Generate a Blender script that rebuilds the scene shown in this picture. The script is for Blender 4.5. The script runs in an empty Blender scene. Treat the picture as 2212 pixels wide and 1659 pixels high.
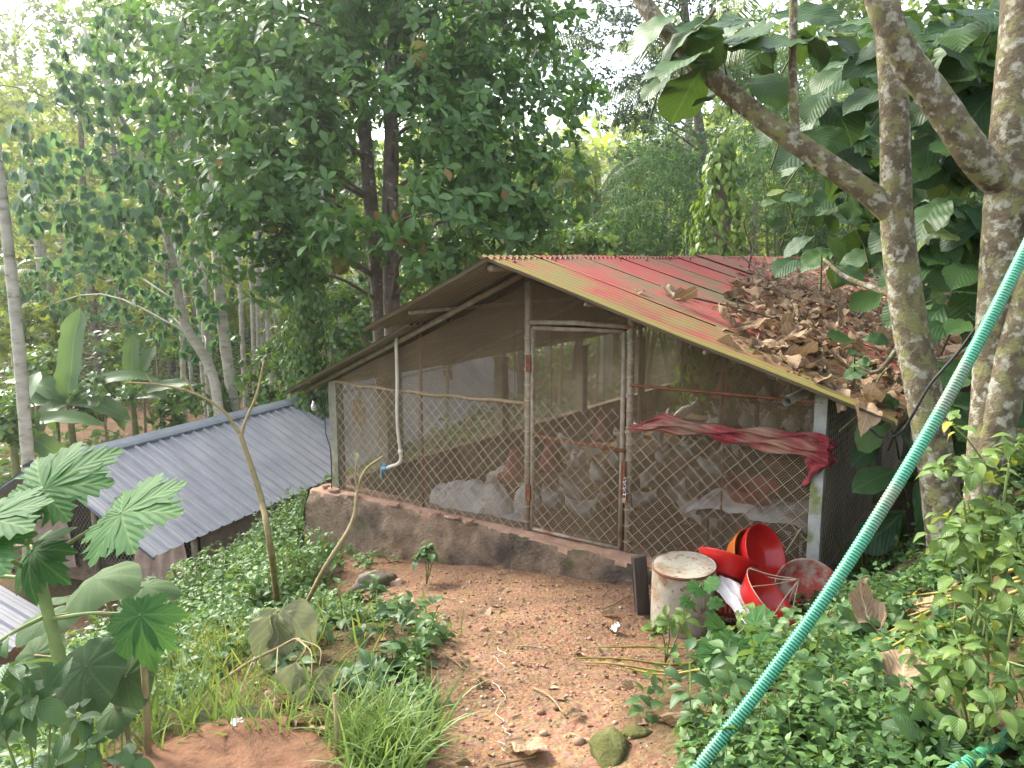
import bpy, math, random
import numpy as np
from mathutils import Vector, Matrix, Euler, noise as mnoise

S = bpy.context.scene
COL = S.collection
R = math.radians
random.seed(7); RNG = np.random.default_rng(7)

# ------------------------------------------------------------ camera
EYE = 2.22; PITCH = R(7.8); F = 1600.0
cd = bpy.data.cameras.new('camera'); cam = bpy.data.objects.new('camera', cd); COL.objects.link(cam)
cam.location = (0, 0, EYE); cam.rotation_euler = (R(90) - PITCH, 0, 0)
cd.sensor_width = 36; cd.lens = 36 * F / 2212; cd.clip_start = .05; cd.clip_end = 2000
S.camera = cam
CP, SP = math.cos(PITCH), math.sin(PITCH)
def at(px, py, D):
    """design-time helper: the world point seen at photo position px,py and depth D"""
    u = (px - 1106) / F; v = (py - 829.5) / F
    return Vector((u * D, D * (CP - v * SP), EYE - D * (SP + v * CP)))

# ------------------------------------------------------------ sky, sun, exposure
SUN_DIR = Vector((-.58, .50, .645)).normalized()
w = bpy.data.worlds.new('World'); S.world = w; w.use_nodes = True
nt = w.node_tree; nt.nodes.clear()
sky = nt.nodes.new('ShaderNodeTexSky'); sky.sky_type = 'NISHITA'; sky.sun_disc = False
sky.sun_elevation = math.asin(SUN_DIR.z); sky.sun_rotation = math.atan2(SUN_DIR.x, SUN_DIR.y)
sky.air_density = .8; sky.dust_density = 3.0; sky.ozone_density = 1.0
bg = nt.nodes.new('ShaderNodeBackground'); bg.inputs['Strength'].default_value = .15
wo = nt.nodes.new('ShaderNodeOutputWorld')
hs = nt.nodes.new('ShaderNodeHueSaturation'); hs.inputs['Saturation'].default_value = .45      # milky humid sky
nt.links.new(sky.outputs[0], hs.inputs['Color']); nt.links.new(hs.outputs[0], bg.inputs[0]); nt.links.new(bg.outputs[0], wo.inputs[0])
sd = bpy.data.lights.new('sun', 'SUN'); sd.energy = 1.5; sd.angle = R(10); sd.color = (1, .93, .80)
sun = bpy.data.objects.new('sun', sd); COL.objects.link(sun)
sun.rotation_euler = SUN_DIR.to_track_quat('Z', 'Y').to_euler(); sun.location = (-20, 20, 40)
S.view_settings.view_transform = 'Standard'; S.view_settings.look = 'None'
S.view_settings.exposure = 2.35; S.view_settings.gamma = 1; S.view_settings.use_curve_mapping = False
S.cycles.max_bounces = 6; S.cycles.diffuse_bounces = 3; S.cycles.glossy_bounces = 2
S.cycles.transmission_bounces = 4; S.cycles.transparent_max_bounces = 6; S.cycles.volume_bounces = 0
S.cycles.caustics_reflective = False; S.cycles.caustics_refractive = False
S.cycles.use_adaptive_sampling = True; S.cycles.adaptive_threshold = .02
S.cycles.use_denoising = True; S.cycles.sample_clamp_indirect = 6

# ------------------------------------------------------------ helpers
def tag(o, label=None, cat=None, group=None, kind=None):
    if label: o['label'] = label
    if cat: o['category'] = cat
    if group: o['group'] = group
    if kind: o['kind'] = kind
    return o
def thing(name, label, cat, loc=(0, 0, 0), rot=(0, 0, 0), group=None):
    o = bpy.data.objects.new(name, None); COL.objects.link(o); o.empty_display_size = .1
    o.location = loc; o.rotation_euler = rot
    return tag(o, label, cat, group)
def put(name, mesh, parent=None, loc=None, rot=None, scale=None):
    o = bpy.data.objects.new(name, mesh); COL.objects.link(o)
    if parent: o.parent = parent
    if loc is not None: o.location = loc
    if rot is not None: o.rotation_euler = rot
    if scale is not None: o.scale = scale if hasattr(scale, '__len__') else (scale,) * 3
    return o
def npmesh(name, V, F, mat, uv=None, rnd=None, smooth=True, att=None):
    V = np.asarray(V, np.float32); F = np.asarray(F, np.int32)
    me = bpy.data.meshes.new(name); k = F.shape[1]
    me.vertices.add(len(V)); me.vertices.foreach_set('co', V.ravel())
    me.loops.add(F.size); me.loops.foreach_set('vertex_index', F.ravel())
    me.polygons.add(len(F)); me.polygons.foreach_set('loop_start', np.arange(0, F.size, k, dtype=np.int32))
    me.polygons.foreach_set('use_smooth', np.full(len(F), smooth))
    if uv is not None:
        l = me.uv_layers.new(name='UVMap'); l.data.foreach_set('uv', np.asarray(uv, np.float32)[F.ravel()].ravel())
    for nm, a in ([('rnd', rnd)] if rnd is not None else []) + list((att or {}).items()):
        t = me.attributes.new(nm, 'FLOAT', 'POINT'); t.data.foreach_set('value', np.asarray(a, np.float32))
    for m in (mat if isinstance(mat, (list, tuple)) else [mat]): me.materials.append(m)
    me.update(calc_edges=True); me.validate()
    return me
class G:
    """collects shapes that become ONE mesh"""
    def __init__(s, off=(0, 0, 0)): s.V = []; s.F = []; s.M = []; s.off = Vector(off); s.mi = 0; s.UV = []
    def add(s, vs, fs, uvs=None):
        b = len(s.V); s.V += [tuple(Vector(v) - s.off) for v in vs]
        s.UV += list(uvs) if uvs is not None else [(0, 0)] * len(vs)
        for f in fs: s.F.append(tuple(b + i for i in f)); s.M.append(s.mi)
        return s
    def box(s, c, d, rot=None, taper=1.0, bev=0.0):
        c = Vector(c); x, y, z = d[0] / 2, d[1] / 2, d[2] / 2
        m = Euler(rot).to_matrix() if rot else Matrix.Identity(3)
        if bev:
            vs = []
            for k, (zz, ins) in enumerate(((-z, bev), (-z + bev, 0), (z - bev, 0), (z, bev))):
                for (sx, sy) in ((-1, -1), (1, -1), (1, 1), (-1, 1)):
                    for q in (0, 1):
                        bx = sx * (x - ins) - (sx * bev if (q == (0 if sx * sy > 0 else 1)) and ins == 0 else 0)
                        by = sy * (y - ins) - (sy * bev if (q == (1 if sx * sy > 0 else 0)) and ins == 0 else 0)
                        vs.append(c + m @ Vector((bx, by, zz)))
            fs = []
            for k in range(3):
                for i in range(8): fs.append((k * 8 + i, k * 8 + (i + 1) % 8, k * 8 + 8 + (i + 1) % 8, k * 8 + 8 + i))
            fs.append(tuple(range(7, -1, -1))); fs.append(tuple(range(24, 32)))
            return s.add(vs, fs)
        vs = [c + m @ Vector((sx * x * (taper if sz > 0 else 1), sy * y * (taper if sz > 0 else 1), sz * z)) for sz in (-1, 1) for (sx, sy) in ((-1, -1), (1, -1), (1, 1), (-1, 1))]
        return s.add(vs, [(3, 2, 1, 0), (4, 5, 6, 7), (0, 1, 5, 4), (1, 2, 6, 5), (2, 3, 7, 6), (3, 0, 4, 7)])
    def tube(s, pts, r, n=8, caps=True, jit=0):
        pts = [Vector(p) for p in pts]
        rs = r if hasattr(r, '__len__') else [r] * len(pts)
        up = None; vs = []; fs = []; uvs = []; L = 0
        for i, p in enumerate(pts):
            t = (pts[min(i + 1, len(pts) - 1)] - pts[max(i - 1, 0)])
            t = t.normalized() if t.length > 1e-9 else Vector((0, 0, 1))
            if up is None: up = Vector((1, 0, 0)) if abs(t.x) < .9 else Vector((0, 1, 0))
            a = (up - t * up.dot(t)).normalized(); up = a; b = t.cross(a)
            if i: L += (p - pts[i - 1]).length
            for k in range(n):
                th = 2 * math.pi * k / n; rr = rs[i] * (1 + (random.uniform(-jit, jit) if jit else 0))
                vs.append(p + a * math.cos(th) * rr + b * math.sin(th) * rr); uvs.append((k / n, L))
        for i in range(len(pts) - 1):
            for k in range(n): fs.append((i * n + k, i * n + (k + 1) % n, i * n + n + (k + 1) % n, i * n + n + k))
        if caps: fs.append(tuple(range(n - 1, -1, -1))); fs.append(tuple(range(len(pts) * n - n, len(pts) * n)))
        return s.add(vs, fs, uvs)
    def lathe(s, prof, c=(0, 0, 0), n=24, m=None, wob=0):
        """prof: list of (r,z); m: 3x3 orientation"""
        c = Vector(c); m = m or Matrix.Identity(3); vs = []; fs = []
        for (r, z) in prof:
            for k in range(n):
                th = 2 * math.pi * k / n; q = r * (1 + wob * math.sin(3 * th + z * 9))
                vs.append(c + m @ Vector((q * math.cos(th), q * math.sin(th), z)))
        for i in range(len(prof) - 1):
            for k in range(n): fs.append((i * n + k, i * n + (k + 1) % n, i * n + n + (k + 1) % n, i * n + n + k))
        return s.add(vs, fs)
    def grid(s, nu, nv, fn):
        vs = [fn(i / (nu - 1), j / (nv - 1)) for j in range(nv) for i in range(nu)]
        uvs = [(i / (nu - 1), j / (nv - 1)) for j in range(nv) for i in range(nu)]
        return s.add(vs, [(j * nu + i, j * nu + i + 1, j * nu + nu + i + 1, j * nu + nu + i) for j in range(nv - 1) for i in range(nu - 1)], uvs)
    def mesh(s, name, mat, smooth=True, uv=False):
        me = bpy.data.meshes.new(name); me.from_pydata(s.V, [], s.F)
        for m in (mat if isinstance(mat, (list, tuple)) else [mat]): me.materials.append(m)
        me.polygons.foreach_set('use_smooth', [smooth] * len(s.F))
        if any(s.M): me.polygons.foreach_set('material_index', s.M)
        if uv:
            l = me.uv_layers.new(name='UVMap')
            li = np.zeros(len(me.loops), np.int32); me.loops.foreach_get('vertex_index', li)
            l.data.foreach_set('uv', np.array(s.UV, np.float32)[li].ravel())
        me.update(); return me
    def build(s, name, mat, parent=None, smooth=True, uv=False, **k):
        return put(name, s.mesh(name, mat, smooth, uv), parent, **k)
def fbm(p, sc=1.0, oc=3):
    return mnoise.fractal(Vector(p) * sc, 1.0, 2.0, oc)
def curve(pts, n=8):
    """Catmull-Rom through points"""
    P = [Vector(p) for p in pts]; P = [P[0] * 2 - P[1]] + P + [P[-1] * 2 - P[-2]]; out = []
    for i in range(1, len(P) - 2):
        for k in range(n):
            t = k / n; a, b, c, d = P[i - 1:i + 3]
            out.append(.5 * ((2 * b) + (c - a) * t + (2 * a - 5 * b + 4 * c - d) * t * t + (3 * b - a - 3 * c + d) * t ** 3))
    return out + [P[-2]]
def lerps(a, n):
    """resample a list of numbers to n values"""
    return list(np.interp(np.linspace(0, 1, n), np.linspace(0, 1, len(a)), a))

# ------------------------------------------------------------ materials
MATS = {}
def nd(nt, typ, ins=None, **props):
    n = nt.nodes.new('ShaderNode' + typ)
    for k, v in props.items(): setattr(n, k, v)
    for k, v in (ins or {}).items():
        if isinstance(v, bpy.types.NodeSocket): nt.links.new(v, n.inputs[k])
        else: n.inputs[k].default_value = v
    return n
def ramp(nt, fac, stops, interp='LINEAR'):
    r = nt.nodes.new('ShaderNodeValToRGB'); r.color_ramp.interpolation = interp
    e = r.color_ramp.elements
    while len(e) < len(stops): e.new(.5)
    for i, (p, c) in enumerate(stops): e[i].position = p; e[i].color = (*c, 1) if len(c) == 3 else c
    nt.links.new(fac, r.inputs[0]); return r
def newmat(name):
    m = bpy.data.materials.new(name); m.use_nodes = True; nt = m.node_tree
    b = nt.nodes['Principled BSDF']; MATS[name] = m
    return m, nt, b
def mixc(nt, fac, a, b, blend='MIX'):
    n = nd(nt, 'MixRGB', blend_type=blend)
    for k, v in (('Fac', fac), ('Color1', a), ('Color2', b)):
        if isinstance(v, bpy.types.NodeSocket): nt.links.new(v, n.inputs[k])
        else: n.inputs[k].default_value = v if k == 'Fac' else (*v, 1)
    return n.outputs[0]
def surf(name, cols, scale=5, rough=.8, bump=.15, bscale=None, stretch=(1, 1, 1), spec=.3, spots=None, metal=0, detail=6, coord='Object', spots2=None, bdist=.02):
    m, nt, b = newmat(name)
    tc = nd(nt, 'TexCoord'); mp = nd(nt, 'Mapping', {'Vector': tc.outputs[coord], 'Scale': stretch})
    oi = nd(nt, 'ObjectInfo'); ad = nd(nt, 'VectorMath', {0: mp.outputs[0], 1: oi.outputs['Random']}, operation='ADD')
    sc7 = nd(nt, 'VectorMath', {0: ad.outputs[0]}, operation='ADD')
    n1 = nd(nt, 'TexNoise', {'Vector': sc7.outputs[0], 'Scale': scale, 'Detail': detail, 'Roughness': .62})
    col = ramp(nt, n1.outputs[0], cols).outputs[0]
    for sp in (spots, spots2):
        if sp:
            c, ssc, lo, hi = sp
            n2 = nd(nt, 'TexNoise', {'Vector': mp.outputs[0], 'Scale': ssc, 'Detail': 5, 'Roughness': .6})
            f = ramp(nt, n2.outputs[0], [(lo, (0, 0, 0)), (hi, (1, 1, 1))]).outputs[0]
            col = mixc(nt, f, col, c)
    nt.links.new(col, b.inputs['Base Color'])
    b.inputs['Roughness'].default_value = rough; b.inputs['Specular IOR Level'].default_value = spec; b.inputs['Metallic'].default_value = metal
    if bump:
        n3 = nd(nt, 'TexNoise', {'Vector': mp.outputs[0], 'Scale': bscale or scale * 3, 'Detail': 6, 'Roughness': .65})
        bp = nd(nt, 'Bump', {'Height': n3.outputs[0], 'Strength': bump, 'Distance': bdist}); nt.links.new(bp.outputs[0], b.inputs['Normal'])
    return m
def leafmat(name, c_dark, c_light, trans=.35, tcol=None, rough=.45, spec=.4, obj=False, vein=None, odd=None, blot=None):
    """leaf: colour varies from leaf to leaf; light shines through"""
    m, nt, b = newmat(name)
    if obj: r = nd(nt, 'ObjectInfo').outputs['Random']
    else: r = nd(nt, 'Attribute', attribute_name='rnd').outputs['Fac']
    mid = tuple((a + c) / 2 for a, c in zip(c_dark, c_light))
    st = [(0, c_dark), (.5, mid), (.93, c_light)] + ([(.965, c_light), (.97, odd), (1, odd)] if odd else [(1, c_light)])
    col = ramp(nt, r, st).outputs[0]
    tc = nd(nt, 'TexCoord')
    if blot:
        n2 = nd(nt, 'TexNoise', {'Vector': tc.outputs['Object'], 'Scale': blot[1], 'Detail': 5})
        col = mixc(nt, ramp(nt, n2.outputs[0], [(blot[2], (0, 0, 0)), (blot[3], (1, 1, 1))]).outputs[0], col, blot[0])
    if vein:
        vc, k, slant = vein
        sx = nd(nt, 'SeparateXYZ', {0: tc.outputs['UV']})
        av = nd(nt, 'Math', {0: nd(nt, 'Math', {0: sx.outputs[1], 1: .5}, operation='SUBTRACT').outputs[0]}, operation='ABSOLUTE')
        f1 = nd(nt, 'MapRange', {'Value': av.outputs[0], 'From Min': .012, 'From Max': .028, 'To Min': 1, 'To Max': 0})
        ph = nd(nt, 'Math', {0: nd(nt, 'Math', {0: sx.outputs[0], 1: k}, operation='MULTIPLY').outputs[0], 1: nd(nt, 'Math', {0: av.outputs[0], 1: k * slant}, operation='MULTIPLY').outputs[0]}, operation='SUBTRACT')
        fr = nd(nt, 'Math', {0: ph.outputs[0]}, operation='FRACT')
        tri = nd(nt, 'Math', {0: nd(nt, 'Math', {0: fr.outputs[0], 1: .5}, operation='SUBTRACT').outputs[0]}, operation='ABSOLUTE')
        f2 = nd(nt, 'MapRange', {'Value': tri.outputs[0], 'From Min': .02, 'From Max': .085, 'To Min': .75, 'To Max': 0})
        fm = nd(nt, 'Math', {0: f1.outputs[0], 1: f2.outputs[0]}, operation='MAXIMUM')
        col = mixc(nt, fm.outputs[0], col, vc)
        bp = nd(nt, 'Bump', {'Height': tri.outputs[0], 'Strength': .35, 'Distance': .01}); nt.links.new(bp.outputs[0], b.inputs['Normal'])
    nt.links.new(col, b.inputs['Base Color']); b.inputs['Roughness'].default_value = rough; b.inputs['Specular IOR Level'].default_value = spec
    tr = nd(nt, 'BsdfTranslucent')
    tm = mixc(nt, .6, col, tcol or (c_light[0] * 2.2, c_light[1] * 2.2, c_light[2] * .8)); nt.links.new(tm, tr.inputs[0])
    mx = nd(nt, 'MixShader', {0: trans, 1: b.outputs[0], 2: tr.outputs[0]})
    nt.links.new(mx.outputs[0], nt.nodes['Material Output'].inputs[0])
    return m

M_dirtwall = surf('mud_plaster', [(.25, (.15, .105, .068)), (.5, (.255, .18, .118)), (.72, (.33, .23, .155))], 9, .95, 1.0, 34, spots=((.075, .060, .047), 1.3, .49, .62), spots2=((.12, .125, .045), 2.3, .58, .68), bdist=.04)
M_ledge = surf('red_ledge_plaster', [(.3, (.27, .155, .10)), (.6, (.40, .25, .17)), (.8, (.45, .32, .235))], 7, .95, .8, 40)
M_concrete = surf('mossy_concrete', [(.3, (.16, .15, .11)), (.6, (.25, .23, .17)), (.8, (.32, .31, .26))], 9, .95, .4, 50, spots=((.10, .13, .03), 4, .52, .66))
M_pale_conc = surf('pale_concrete', [(.3, (.28, .29, .26)), (.7, (.42, .43, .40))], 10, .95, .4, 60, spots=((.16, .19, .05), 3, .52, .62))
M_pipe = surf('weathered_pipe', [(.3, (.19, .15, .10)), (.6, (.31, .26, .19)), (.8, (.38, .35, .28))], 14, .7, .2, 60, spots=((.20, .085, .04), 7, .55, .7))
M_rust = surf('rusty_iron', [(.3, (.12, .045, .022)), (.6, (.21, .085, .045)), (.85, (.28, .15, .09))], 20, .85, .3, 80)
M_wire = surf('galvanised_wire', [(.3, (.33, .28, .19)), (.7, (.52, .46, .35))], 6, .6, 0)
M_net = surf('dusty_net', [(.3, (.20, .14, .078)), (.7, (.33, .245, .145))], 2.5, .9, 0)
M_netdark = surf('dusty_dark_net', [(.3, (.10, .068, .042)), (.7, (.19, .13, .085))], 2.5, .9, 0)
M_litter = surf('coop_litter', [(.3, (.13, .085, .05)), (.6, (.22, .15, .09)), (.8, (.30, .22, .14))], 7, 1, .5, 40)
M_darkwood = surf('dark_wood', [(.3, (.035, .028, .024)), (.6, (.085, .07, .06)), (.8, (.16, .14, .12))], 9, .9, .5, 60, stretch=(1, 1, .12))
M_pvc = surf('cream_pvc', [(.3, (.46, .42, .32)), (.7, (.60, .56, .46))], 8, .4, .05)
M_black = surf('black_rubber', [(.3, (.018, .018, .018)), (.7, (.04, .04, .04))], 8, .55, 0)
M_shedwall = surf('shed_wall', [(.3, (.22, .15, .11)), (.7, (.36, .27, .21))], 5, .95, .2)
def sheetmat(name, base, moss, dirt, lo, hi, rough=.55, edge=None):
    """painted corrugated sheet with dirt and moss run down the corrugations"""
    m, nt, b = newmat(name)
    tc = nd(nt, 'TexCoord'); oi = nd(nt, 'ObjectInfo')
    off = nd(nt, 'VectorMath', {0: tc.outputs['Object'], 1: nd(nt, 'CombineXYZ', {0: oi.outputs['Random'], 1: oi.outputs['Random'], 2: 0}).outputs[0]}, operation='ADD')
    mp = nd(nt, 'Mapping', {'Vector': off.outputs[0], 'Scale': (.45, 3.2, 1)})
    n1 = nd(nt, 'TexNoise', {'Vector': mp.outputs[0], 'Scale': 3.2, 'Detail': 8, 'Roughness': .7})
    n2 = nd(nt, 'TexNoise', {'Vector': off.outputs[0], 'Scale': 1.1, 'Detail': 5, 'Roughness': .6})
    n3 = nd(nt, 'TexNoise', {'Vector': off.outputs[0], 'Scale': 30, 'Detail': 3})
    bc = ramp(nt, n2.outputs[0], [(.3, tuple(c * .75 for c in base)), (.6, base), (.8, tuple(min(1, c * 1.25 + .03) for c in base))]).outputs[0]
    sx = nd(nt, 'SeparateXYZ', {0: tc.outputs['Object']})
    valley = nd(nt, 'Math', {0: sx.outputs[2], 1: -20.0}, operation='MULTIPLY')          # dirt sits in the valleys; on the underside these stripes stand for rib shading
    s0 = nd(nt, 'Math', {0: nd(nt, 'Math', {0: n1.outputs[0], 1: n2.outputs[0]}, operation='ADD').outputs[0], 1: -.5}, operation='ADD')
    s1 = nd(nt, 'Math', {0: s0.outputs[0], 1: valley.outputs[0]}, operation='ADD')
    f1 = ramp(nt, s1.outputs[0], [(lo, (0, 0, 0)), (hi, (1, 1, 1))]).outputs[0]
    c1 = mixc(nt, f1, bc, dirt)
    s2 = nd(nt, 'Math', {0: n2.outputs[0], 1: nd(nt, 'Math', {0: n1.outputs[0], 1: .35}, operation='MULTIPLY').outputs[0]}, operation='ADD')
    f2 = ramp(nt, s2.outputs[0], [(lo + .17, (0, 0, 0)), (hi + .17, (1, 1, 1))]).outputs[0]
    c2 = mixc(nt, f2, c1, moss)
    if edge:                                             # moss grown along the exposed outer edge of the sheet
        e1 = nd(nt, 'Math', {0: sx.outputs[1], 1: nd(nt, 'Math', {0: n1.outputs[0], 1: -.30}, operation='MULTIPLY').outputs[0]}, operation='ADD')
        c2 = mixc(nt, ramp(nt, e1.outputs[0], [(0, (.85, .85, .85)), (.10, (0, 0, 0))]).outputs[0], c2, edge)
    nt.links.new(c2, b.inputs['Base Color'])
    b.inputs['Roughness'].default_value = rough; b.inputs['Specular IOR Level'].default_value = .2
    bp = nd(nt, 'Bump', {'Height': n3.outputs[0], 'Strength': .12, 'Distance': .01}); nt.links.new(bp.outputs[0], b.inputs['Normal'])
    return m
M_roof = sheetmat('red_sheet', (.36, .088, .072), (.15, .125, .07), (.085, .062, .046), .43, .60, .8)
M_roof2 = sheetmat('mossy_red_sheet', (.34, .092, .068), (.19, .165, .06), (.095, .07, .045), .40, .57, .85, (.20, .17, .05))
M_under = sheetmat('sheet_underside', (.25, .225, .18), (.17, .145, .10), (.12, .10, .075), .42, .80, .7)  # stripes along the corrugation put the rib shading into the colour
M_grey = sheetmat('grey_sheet', (.36, .355, .37), (.31, .30, .26), (.24, .225, .205), .60, 1.3, .45)
M_greycap = surf('dark_flashing', [(.3, (.12, .14, .17)), (.7, (.17, .19, .22))], 3, .45, .04)
# ------------------------------------------------------------ terrain
CO = Vector((.17, 6.456, 0)); CA = R(-34)                # coop frame: x along the front, y into depth
SO = Vector((-6.8, 10.3, 0)); SA = R(-19.3)              # shed frame: y along the ridge
def c2w(x, y, z=0):
    c, s = math.cos(CA), math.sin(CA); return Vector((CO.x + c * x - s * y, CO.y + s * x + c * y, z))
TP = np.array([(0,-4,.9),(0,0,.62),(.1,2.4,.5),(.25,4,.16),(*c2w(.9,-.25)[:2],-.18),(*c2w(.3,-.25)[:2],-.27),(*c2w(-.6,-.25)[:2],-.41),(*c2w(-1.3,-.25)[:2],-.51),(*c2w(-2.0,-.25)[:2],-.6),(*c2w(-2.75,-.15)[:2],-.75),(*c2w(1.6,-.3)[:2],-.09),(*c2w(2.3,-.3)[:2],-.03),(1.1,4.5,-.05),
 (-1.4,2.6,.44),(-1.9,4.7,-.1),(-1.4,5.5,-.27),(-.9,6,-.36),(-3.2,5.5,-.95),(-3.4,8.5,-1.35),(-4.0,9.9,-1.9),(-3.2,11,-1.5),(-2.6,14,-1.55),(-5.4,9.6,-2.45),(-7,10,-2.5),(-5,8,-2.15),(-6,6,-2.2),
 (-4,4,-1.2),(-3,2,-.25),(-3,0,.2),(-6,2,-1.4),(-6,-2,-.8),(-12,12,-2.7),(-9,6,-2.6),(-15,25,-2.3),(-8,25,-2.05),(-3,25,-1.8),(-1.5,12,-1.2),(-3,18,-1.8),(0,16,-1.2),(3,25,-.9),(0,35,-1),
 (-20,45,1.5),(0,50,1),(20,50,5),(-40,70,9),(0,85,12),(40,70,15),(-60,40,4),(60,40,12),(-30,10,-1),
 (3.0,5.4,.1),(6.2,9.5,.3),(9,15,.6),(2.65,4.1,.76),(3.6,5.0,1.1),(5,6,1.5),(8,9,2.1),(11,14,2.6),(1.4,2.05,.87),(2.5,3,1.1),(1.3,3.3,.42),(.6,2.9,.42),(2.1,3.6,.62),(1.1,4.0,.06),(2,0,1.1),(5,2,1.9),(10,4,3),(20,20,5)], float)
def _tps(r2): return np.where(r2 > 1e-12, r2 * np.log(r2 + 1e-12), 0)
_n = len(TP); _K = _tps(((TP[:, None, :2] - TP[None, :, :2]) ** 2).sum(-1)) + np.eye(_n) * .12
_P = np.c_[np.ones(_n), TP[:, :2]]; _A = np.zeros((_n + 3, _n + 3)); _A[:_n, :_n] = _K; _A[:_n, _n:] = _P; _A[_n:, :_n] = _P.T
_W = np.linalg.solve(_A, np.r_[TP[:, 2], 0, 0, 0])
def sst(a, b, x): t = np.clip((x - a) / (b - a), 0, 1); return t * t * (3 - 2 * t)
def ground(x, y):
    x = np.atleast_1d(np.asarray(x, float)); y = np.atleast_1d(np.asarray(y, float))
    z = np.empty_like(x)
    for i in range(0, len(x), 20000):
        xx, yy = x[i:i + 20000], y[i:i + 20000]
        r2 = (xx[:, None] - TP[None, :, 0]) ** 2 + (yy[:, None] - TP[None, :, 1]) ** 2
        z[i:i + 20000] = _tps(r2) @ _W[:_n] + _W[_n] + _W[_n + 1] * xx + _W[_n + 2] * yy
    near = 1 / (1 + ((x ** 2 + (y - 5) ** 2) / 200))
    z += (.035 * np.sin(x * 2.3 + 1.3 * np.sin(y * 1.7)) * np.sin(y * 2.9 + .7 * np.sin(x * 3.1)) + .012 * np.sin(x * 9 + y * 4) * np.sin(y * 11 - x * 3)) * near
    c, s = math.cos(CA), math.sin(CA); dx, dy = x - CO.x, y - CO.y
    lx, ly = c * dx + s * dy, -s * dx + c * dy
    inside = sst(-2.75, -2.6, lx) * (1 - sst(2.42, 2.5, lx)) * sst(-.12, -.02, ly) * (1 - sst(10.4, 10.8, ly))
    z = np.where(inside > 0, z + inside * (np.minimum(z, -.55) - z), z)
    c, s = math.cos(SA), math.sin(SA); dx, dy = x - SO.x, y - SO.y
    lx, ly = c * dx + s * dy, -s * dx + c * dy
    ins = sst(-4.6, -4.2, lx) * (1 - sst(1.95, 2.35, lx)) * sst(-1.0, .3, ly) * (1 - sst(15.2, 16, ly))
    return z + ins * (np.minimum(z, -2.48) - z)
def gz(x, y): return float(ground(x, y)[0])
def on_ground(p, dz=0): return Vector((p[0], p[1], gz(p[0], p[1]) + dz))
def hit(px, py):
    """where the sight line of a photo position meets the ground"""
    lo, hi = .5, 60.0; prev = lo
    D = lo
    while D < 60:
        p = at(px, py, D)
        if p.z < gz(p.x, p.y):
            a, b = prev, D
            for _ in range(18):
                mmm = (a + b) / 2; p = at(px, py, mmm)
                if p.z < gz(p.x, p.y): b = mmm
                else: a = mmm
            return at(px, py, b)
        prev = D; D *= 1.03
    return at(px, py, 60)
def axis(segs):
    out = [segs[0][0]]
    for a, b, st in segs:
        k = max(1, int(round((b - a) / st))); out += [a + (b - a) * (i + 1) / k for i in range(k)]
    return np.array(out)
gx = axis([(-120, -30, 9), (-30, -10, 1.2), (-10, -4, .3), (-4, 4.5, .085), (4.5, 12, .4), (12, 30, 1.5), (30, 120, 9)])
gy = axis([(-20, -2, 2), (-2, 1.5, .3), (1.5, 8.5, .085), (8.5, 14, .25), (14, 30, .8), (30, 60, 2.5), (60, 130, 7)])
XX, YY = np.meshgrid(gx, gy); ZZ = ground(XX.ravel(), YY.ravel())
# bare earth: the path, the yard before the shed, the far lane; the rest is dark litter soil
def bare(x, y):
    cx = np.interp(y, [0, 2.4, 3.4, 4.4, 5.4, 6.6], [.14, .16, .18, .18, -.02, -.2]); hw = np.interp(y, [0, 2.4, 3.2, 4.2, 5.0, 6.0, 7], [.34, .34, .42, .66, 1.15, 1.5, 1.5])
    wob = .22 * np.sin(x * 3.1 + y * 2.2) + .13 * np.sin(x * 7.7 - y * 5.1)
    p = 1 - sst(-.12, .22, np.abs(x - cx) - hw + wob * .5)
    yard = np.exp(-(((x + 5.4) / 1.6) ** 2 + ((y - 9.2) / 1.2) ** 2) * 1.2)
    lane = np.exp(-((y - 27 - .25 * x) / 2.2) ** 2) * (x < 0)
    mound = np.exp(-(((x + 1.0) / .55) ** 2 + ((y - 2.35) / .35) ** 2))
    return np.clip(np.maximum.reduce([p * (y < 7.6), yard * 1.6, lane * 1.3, mound * 1.3]), 0, 1)
BARE = bare(XX.ravel(), YY.ravel())
nx, ny = len(gx), len(gy); ii = (np.arange(ny - 1)[:, None] * nx + np.arange(nx - 1)[None, :]).ravel()
m, nt, b = newmat('ground_soil')
tc = nd(nt, 'TexCoord'); ba = nd(nt, 'Attribute', attribute_name='bare')
n1 = nd(nt, 'TexNoise', {'Vector': tc.outputs['Object'], 'Scale': 1.7, 'Detail': 8, 'Roughness': .65})
n2 = nd(nt, 'TexNoise', {'Vector': tc.outputs['Object'], 'Scale': 26, 'Detail': 6, 'Roughness': .7})
vo = nd(nt, 'TexVoronoi', {'Vector': tc.outputs['Object'], 'Scale': 42.0})
dirt = ramp(nt, n2.outputs[0], [(.25, (.155, .092, .056)), (.5, (.27, .172, .108)), (.75, (.37, .26, .175))]).outputs[0]
big = ramp(nt, n1.outputs[0], [(.35, (.60, .58, .56)), (.65, (1.0, .96, .92))]).outputs[0]
dirt = mixc(nt, 1.0, dirt, big, 'MULTIPLY')
dirt = mixc(nt, .25, dirt, mixc(nt, .6, (.36, .2, .12), vo.outputs['Color']), 'OVERLAY')
soil = ramp(nt, n2.outputs[0], [(.3, (.045, .032, .018)), (.55, (.095, .07, .035)), (.8, (.16, .13, .06))]).outputs[0]
nt.links.new(mixc(nt, ba.outputs['Fac'], soil, dirt), b.inputs['Base Color'])
b.inputs['Roughness'].default_value = 1; b.inputs['Specular IOR Level'].default_value = .1
hh = nd(nt, 'Math', {0: n2.outputs[0], 1: nd(nt, 'Math', {0: vo.outputs['Distance'], 1: -.7}, operation='MULTIPLY').outputs[0]}, operation='ADD')
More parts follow.
